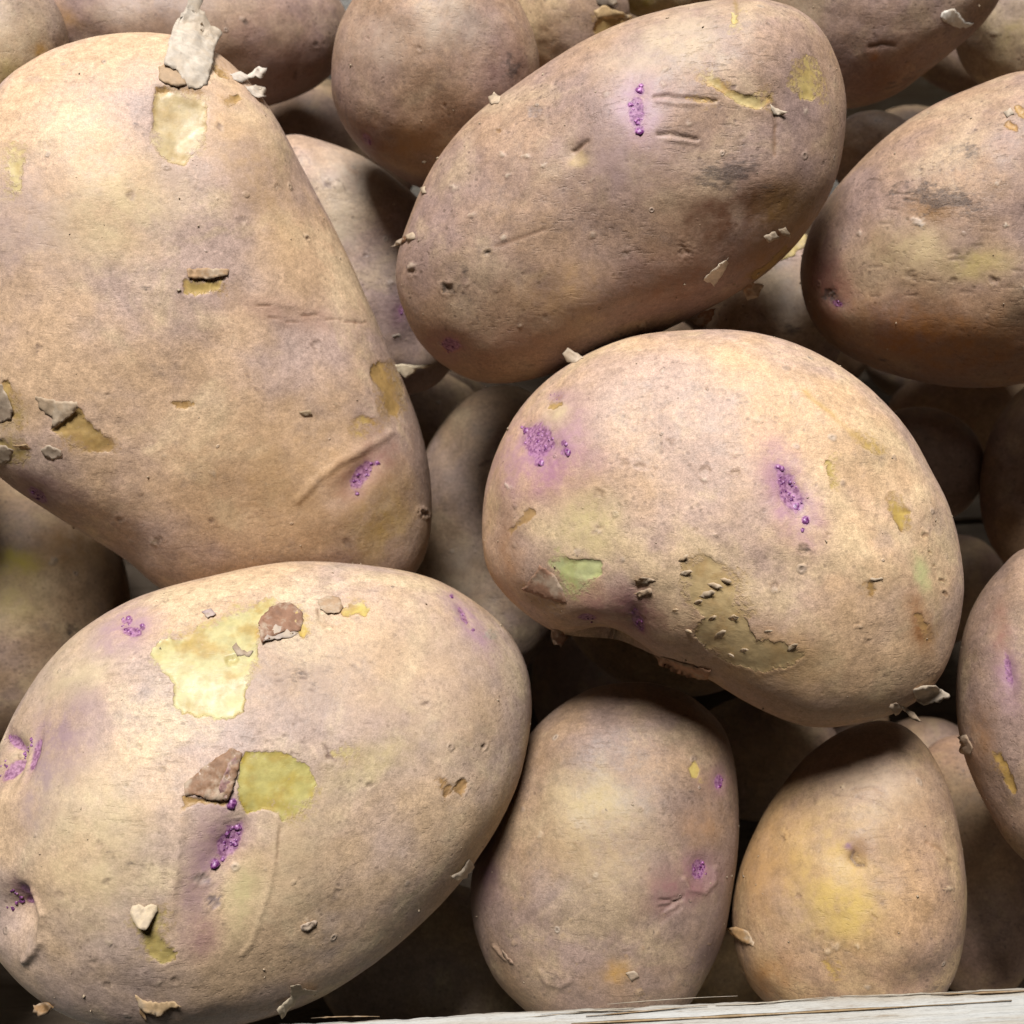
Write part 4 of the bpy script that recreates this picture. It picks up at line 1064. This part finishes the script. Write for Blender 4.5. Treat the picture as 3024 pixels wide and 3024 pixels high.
# ---- bottom right
p = POT['R'] = Potato('R', 'egg-shaped golden potato at bottom right behind the crate edge', 8)
p.blot(1560, 1640, 100, 110, 0, (218,184,110), .65); p.blot(1440, 1620, 60, 110, 10, (206,160,102), .5); p.blot(1600, 1720, 60, 50, 0, (222,190,96), .5); p.blot(1660, 1480, 100, 70, 20, (206,182,152), .5)
p.dent(1612, 1618, 22, 22, 0, .8); p.soil(1615, 1612, 10, 12, 0, 1.0, .8); p.blot(1625, 1600, 30, 24, 0, (150,112,84), .6); p.blot(1602, 1597, 8, 6, 0, (150,112,140), .7)
p.soil(1625, 1500, 60, 30, 8, .5, 1.0)
p.crack([(1575,1500),(1620,1506),(1660,1518),(1690,1536)], 2.5, .2, (140,116,96), .5); p.crack([(1606,1490),(1640,1484),(1668,1494)], 2.5, .2, (140,116,96), .5)
p.crack([(1752,1590),(1775,1602),(1792,1626)], 4, .3, (160,120,84), .6); p.crack([(1610,1606),(1604,1618),(1616,1630),(1630,1632)], 3, .4, (80,60,50))
p.peel([(1552,1810),(1566,1818),(1582,1838),(1584,1850),(1572,1842),(1558,1826)], (206,168,62), (196,152,52), .25, 3)
p.blot(1450, 1850, 40, 50, 30, (176,122,60), .6); p.ridge([(1760,1592),(1786,1618)], 5, .3)
for x, y, r in ((1506,1690,7),(1545,1760,10),(1475,1580,8),(1480,1585,5),(1600,1440,5),(1650,1730,6),(1690,1760,6)): p.spot(x, y, r, (140,108,76), .65, .2)
for x, y, r in ((1576,1787,9),(1562,1794,7),(1618,1785,6),(1785,1676,9),(1845,1610,10),(1700,1560,5),(1590,1484,6)): p.wart(x, y, r, .5, (226,200,164))
p.flap([(1380,1752),(1392,1748),(1410,1756),(1424,1778),(1426,1788),(1412,1780),(1398,1772),(1386,1762)], ((1430,1790),(1412,1756)), 1.6, (206,166,116), crumple=.6)
p.finish(60)

# ---- right edge, lower
p = POT['S'] = Potato('S', 'potato cut by the right edge, low down, with a thin purple streak', 9)
p.eye(1901, 1264, 7, 32, -8, 6, (26,80,-6), .5, core=.75, bud=.6); p.blot(1890, 1190, 16, 50, 0, (160,116,94), .7)
p.peel([(1875,1425),(1890,1418),(1905,1445),(1920,1490),(1912,1500),(1895,1475)], (206,162,58), (186,138,50), .3, 4); p.soil(1828, 1405, 16, 30, 0, 1.0, 1.0); p.blot(1850, 1390, 30, 60, 0, (164,120,80), .6)
p.flap([(1812,1390),(1826,1386),(1836,1410),(1832,1428),(1818,1420)], ((1836,1388),(1838,1428)), 1.0, (176,150,124), crumple=.7)
p.finish(35)

# ---- behind and below
p = POT['F'] = Potato('F', 'long brownish potato lying behind the big one at the top left', 10)
p.blot(300, 10, 120, 40, 0, (196,178,168), .6); p.blot(520, 110, 110, 70, 20, (150,112,92), .6); p.soil(470, 60, 40, 30, 0, .6); p.spot(560, 140, 10, (110,80,70), .8, .3); p.spot(595, 85, 6); p.spot(463, 42, 6)
p.blot(125, 35, 40, 20, 20, (170,130,76), .6)
p.finish(40)
p = POT['G'] = Potato('G', 'pale rounded potato in the top left corner', 11)
p.blot(30, 60, 60, 60, 0, (206,188,156), .6); p.blot(78, 95, 12, 16, 0, (186,140,62), .7); p.blot(10, 140, 30, 30, 0, (206,188,116), .5); p.soil(40, 80, 40, 40, 0, .5)
p.finish(25)
p = POT['L'] = Potato('L', 'greyish potato wedged between the big left one and the long top one', 12)
p.soil(660, 380, 80, 60, 0, .6, .9); p.wart(735, 535, 10, .8, (150,140,136)); p.wart(640, 355, 10, .4); p.blot(680, 330, 70, 40, 20, (206,194,176), .5); p.blot(640, 430, 40, 60, 0, (190,176,150), .5)
p.eye(755, 585, 6, 12, 0, 4, (24,36,0), .3, core=.7, bud=.7, hcol=(120,84,100)); p.spot(620, 350, 8, (130,112,104)); p.soil(740, 560, 26, 40, 0, .8, 1.0); p.spot(690, 480, 5)
p.flap([(738,632),(752,628),(758,636),(744,640)], ((738,642),(756,640)), .9, (190,176,160))
p.finish(40)
p = POT['I'] = Potato('I', 'brown potato at the top right, behind the long one, with a white chip on it', 13)
p.blot(1480, 30, 60, 60, 0, (196,180,150), .5); p.soil(1660, 20, 60, 26, 0, .8, .9); p.soil(1560, 10, 26, 20, 0, .9); p.blot(1700, 140, 90, 40, -15, (146,100,66), .6); p.crack([(1640,90),(1665,84),(1685,86)], 4, .3); p.wart(1718, 125, 10, .4, (206,170,130))
p.blot(1645, 105, 14, 10, 0, (170,112,54), .6)
p.finish(40)
loose_flake(p, [(1774,32),(1782,20),(1800,16),(1810,28),(1820,42),(1836,42),(1826,50),(1806,51),(1788,44)], ((1774,34),(1800,50)), .5, (255,250,238), 'small white curled chip of skin on the top right potato')
p = POT['M'] = Potato('M', 'small brown potato behind the egg-shaped one at the top, its end frayed yellow', 14)
p.peel([(1118,58),(1130,32),(1160,26),(1186,34),(1190,60),(1160,80),(1130,80)], (214,180,110), (186,140,70), .8, 8); p.soil(1150, 10, 36, 20, 0, 1.2, 1.0); p.blot(1140, 20, 40, 40, 0, (120,96,76), .6)
p.flap([(1120,20),(1140,10),(1165,22),(1188,32),(1176,40),(1150,34),(1128,36)], ((1116,10),(1130,40)), 1.6, (206,176,130), crumple=1.0)
p.flap([(1125,-6),(1150,-8),(1162,8),(1140,14),(1126,6)], ((1120,-8),(1130,16)), 1.4, (134,120,104), crumple=1.0)
p.finish(25)
p = POT['N'] = Potato('N', 'olive-tinged potato just peeking in at the top edge', 15); p.blot(1210, 10, 40, 30, 0, (150,136,60), .7); p.finish(12)
p = POT['J'] = Potato('J', 'dull potato in the top right corner', 16); p.blot(1905, 70, 26, 60, 20, (190,170,116), .6); p.soil(1860, 80, 20, 60, 20, .6); p.wart(1880, 62, 9, .4); p.finish(20)
p = POT['K'] = Potato('K', 'small dark grey potato deep in the gap at the upper right', 17); p.finish(0)
p = POT['O'] = Potato('O', 'shaded potato deep between the big left one and the bean-shaped one', 18)
p.blot(870, 1080, 60, 60, 0, (196,180,156), .4); p.crack([(905,880),(925,872)], 3, .2); p.finish(30)
p = POT['P'] = Potato('P', 'dark potato showing under the notch of the bean-shaped one', 19); p.finish(20)
p = POT['T'] = Potato('T', 'shaded potato at the left edge below the big one, yellow blotch on it', 20)
p.blot(20, 1060, 62, 26, 5, (206,186,88), .9); p.blot(20, 1130, 60, 40, 0, (188,170,110), .6); p.blot(130, 1030, 80, 40, 10, (150,112,66), .6); p.spot(100, 1060, 10, (150,144,130), .8, -.3)
p.spot(138, 1190, 12); p.soil(40, 1150, 60, 60, 0, .5)
p.finish(35)
p = POT['U'] = Potato('U', 'dark potato in deep shade right of the bean-shaped one', 21); p.finish(0)
p = POT['V'] = Potato('V', 'very dark potato at the right edge below the soil-smudged one', 22); p.finish(0)
p = POT['W'] = Potato('W', 'pale potato low in the gap between three top right potatoes', 23)
p.soil(1490, 620, 40, 20, 5, 1.0, 1.0); p.blot(1490, 560, 40, 50, 0, (206,192,178), .6)
p.flap([(1462,488),(1480,474),(1500,456),(1520,448),(1524,462),(1506,472),(1496,484),(1474,492)], ((1462,494),(1524,466)), 1.8, (222,200,138), crumple=.9)
p.finish(20)
p = POT['X'] = Potato('X', 'shadowed potato at the bottom between the lower left one and the upright oval', 24); p.finish(0)
p = POT['Y'] = Potato('Y', 'dim yellow potato at the crate board between the two bottom potatoes', 25); p.finish(0)
p = POT['AA'] = Potato('AA', 'potato added deep in the gap between the two bottom potatoes to keep it dark', 27); p.finish(0)  # added so the gap stays dark instead of showing lit slats
p = POT['BB'] = Potato('BB', 'potato added deep in the gap below the soil-smudged one to keep it dark', 28); p.finish(0)  # added to cover the lit crate wood and darken this gap
p = POT['CC'] = Potato('CC', 'dark brown potato added to stand for the shaded right side of the golden egg-shaped one', 29); p.finish(0)  # made-up solid in place of the shade on R's right side
for k, sd in (('Z', 26), ('DD', 31), ('EE', 32), ('FF', 33), ('GG', 34), ('HH', 35)):       # wholly covered, added to block light from reaching the gaps
    p = POT[k] = Potato(k, 'unseen potato added inside the heap to block light', sd); p.finish(0)['group'] = 'potatoes buried in the heap'
DONE = []
# ---- the layers underneath: potatoes that show only as dark shapes in the gaps
def filler_layer(tries, limit, around, seed, label, group):
    rng = np.random.RandomState(seed)
    solids = [POT[k].S for k in POT]
    dirs = rng.normal(size=(90, 3)); dirs /= np.linalg.norm(dirs, axis=1)[:, None]
    ca, sa = math.cos(CR_ANG), math.sin(CR_ANG)
    made = 0
    for t in range(tries):
        f = 1 - .45 * t / tries
        ax = np.sort(rng.uniform(.020, .029, 3)) * (f, f, f * 1.25)
        lx, ly = rng.uniform(XL + .034, XR - .034), rng.uniform(.024, YF - .032)
        z = .012 + ax.min() + rng.rand() * (.07 + ly * .45)
        c = np.array((CR_MID[0] + lx * ca - ly * sa, CR_MID[1] + lx * sa + ly * ca, z))
        if around:                                          # the heap going on unseen, added to block light from top and sides
            sx, sy = (rng.uniform(-420, -60), rng.uniform(-450, 1900)) if rng.rand() < .3 else ((rng.uniform(REF + 60, REF + 420), rng.uniform(-450, 1800)) if rng.rand() < .45 else (rng.uniform(-350, REF + 350), rng.uniform(-480, -60)))
            c = CAM + ray(sx, sy) * (rng.uniform(.285, .33) if sy < 0 else rng.uniform(.25, .31))
            z = c[2]
            li = np.array((ca * (c[0] - CR_MID[0]) + sa * (c[1] - CR_MID[1]), -sa * (c[0] - CR_MID[0]) + ca * (c[1] - CR_MID[1])))
            if not (XL + .03 < li[0] < XR - .03 and .03 < li[1] < YF - .03): continue
        Q, _ = np.linalg.qr(rng.normal(size=(3, 3)))
        if abs(Q[2, 0]) < .6: continue                      # lie flat: the short axis stands up
        pts = c + (dirs * ax) @ Q.T
        if pts[:, 2].min() < .008: continue
        x, y, d = project(c[None])
        if any(implicit(S, pts).min() < 1.02 or implicit(S, c[None])[0] < 1.15 for S in solids): continue
        if any((np.linalg.norm(((pts - c2) @ Q2) / a2, axis=1).min() < 1.0) for c2, Q2, a2 in DONE): continue
        # in the frame either wholly behind the potatoes on top, or deep down
        inframe = -120 < x[0] < REF + 120 and -120 < y[0] < REF + 120
        if around:
            qx, qy, qz = project(pts)
            if ((qx > -25) & (qx < REF + 25) & (qy > -25) & (qy < REF + 25)).any(): continue
        elif inframe and d[0] < .335:
            qx, qy, qz = project(pts)
            cov = np.zeros(len(pts), bool)
            for k in 'ABCDEFHIQRSTL': cov |= (poly_sd(SHAPES[k][0], qx, qy) > 14) & (qz > DEPTH[k])
            if not cov.all(): continue
        elif t < tries * .45: continue
        DONE.append((c, Q, ax))
        N = 44
        th = np.linspace(0, np.pi, N // 2 + 1); ph = np.linspace(0, 2 * np.pi, N, endpoint=False)
        T_, P_ = np.meshgrid(th[1:-1], ph, indexing='ij')
        u = np.stack([np.sin(T_) * np.cos(P_), np.sin(T_) * np.sin(P_), np.cos(T_)], -1).reshape(-1, 3)
        u = np.r_[u, [(0, 0, 1.0)], [(0, 0, -1.0)]]
        V = (u * ax) @ Q.T; V = V * (1 + .06 * fbm(u, 1.2, 2, .5, made * 7.0) - .04)[:, None]
        F = []; rows = N // 2 - 1; top, bot = rows * N, rows * N + 1
        for i in range(rows - 1):
            for j in range(N):
                a, b = i * N + j, i * N + (j + 1) % N
                F += [(a, a + N, b + N), (a, b + N, b)]
        for j in range(N):
            F.append((top, j, (j + 1) % N)); F.append((bot, (rows - 1) * N + (j + 1) % N, (rows - 1) * N + j))
        me = raw_mesh('potato', V, np.array(F), SKIN)
        for nm in ('flesh', 'stain', 'mark'):
            at = me.color_attributes.new(nm, 'FLOAT_COLOR', 'POINT'); at.data.foreach_set('color', np.tile(np.array((0, 0, 0, .9 if nm == 'mark' else 0), np.float32), len(V)))
        o = link('potato', me, loc=c); o.color = (.9, .88, .82, rng.rand())
        o['label'] = label; o['category'] = 'potato'; o['group'] = group
        made += 1
        if made >= limit: break
    return made
filler_layer(9000, 34, True, 5, 'unseen potato of the same heap, added out of view to block light', 'potatoes added out of view to block light')
filler_layer(16000, 60, False, 12, 'unseen potato added inside the heap to block light', 'potatoes buried in the heap')
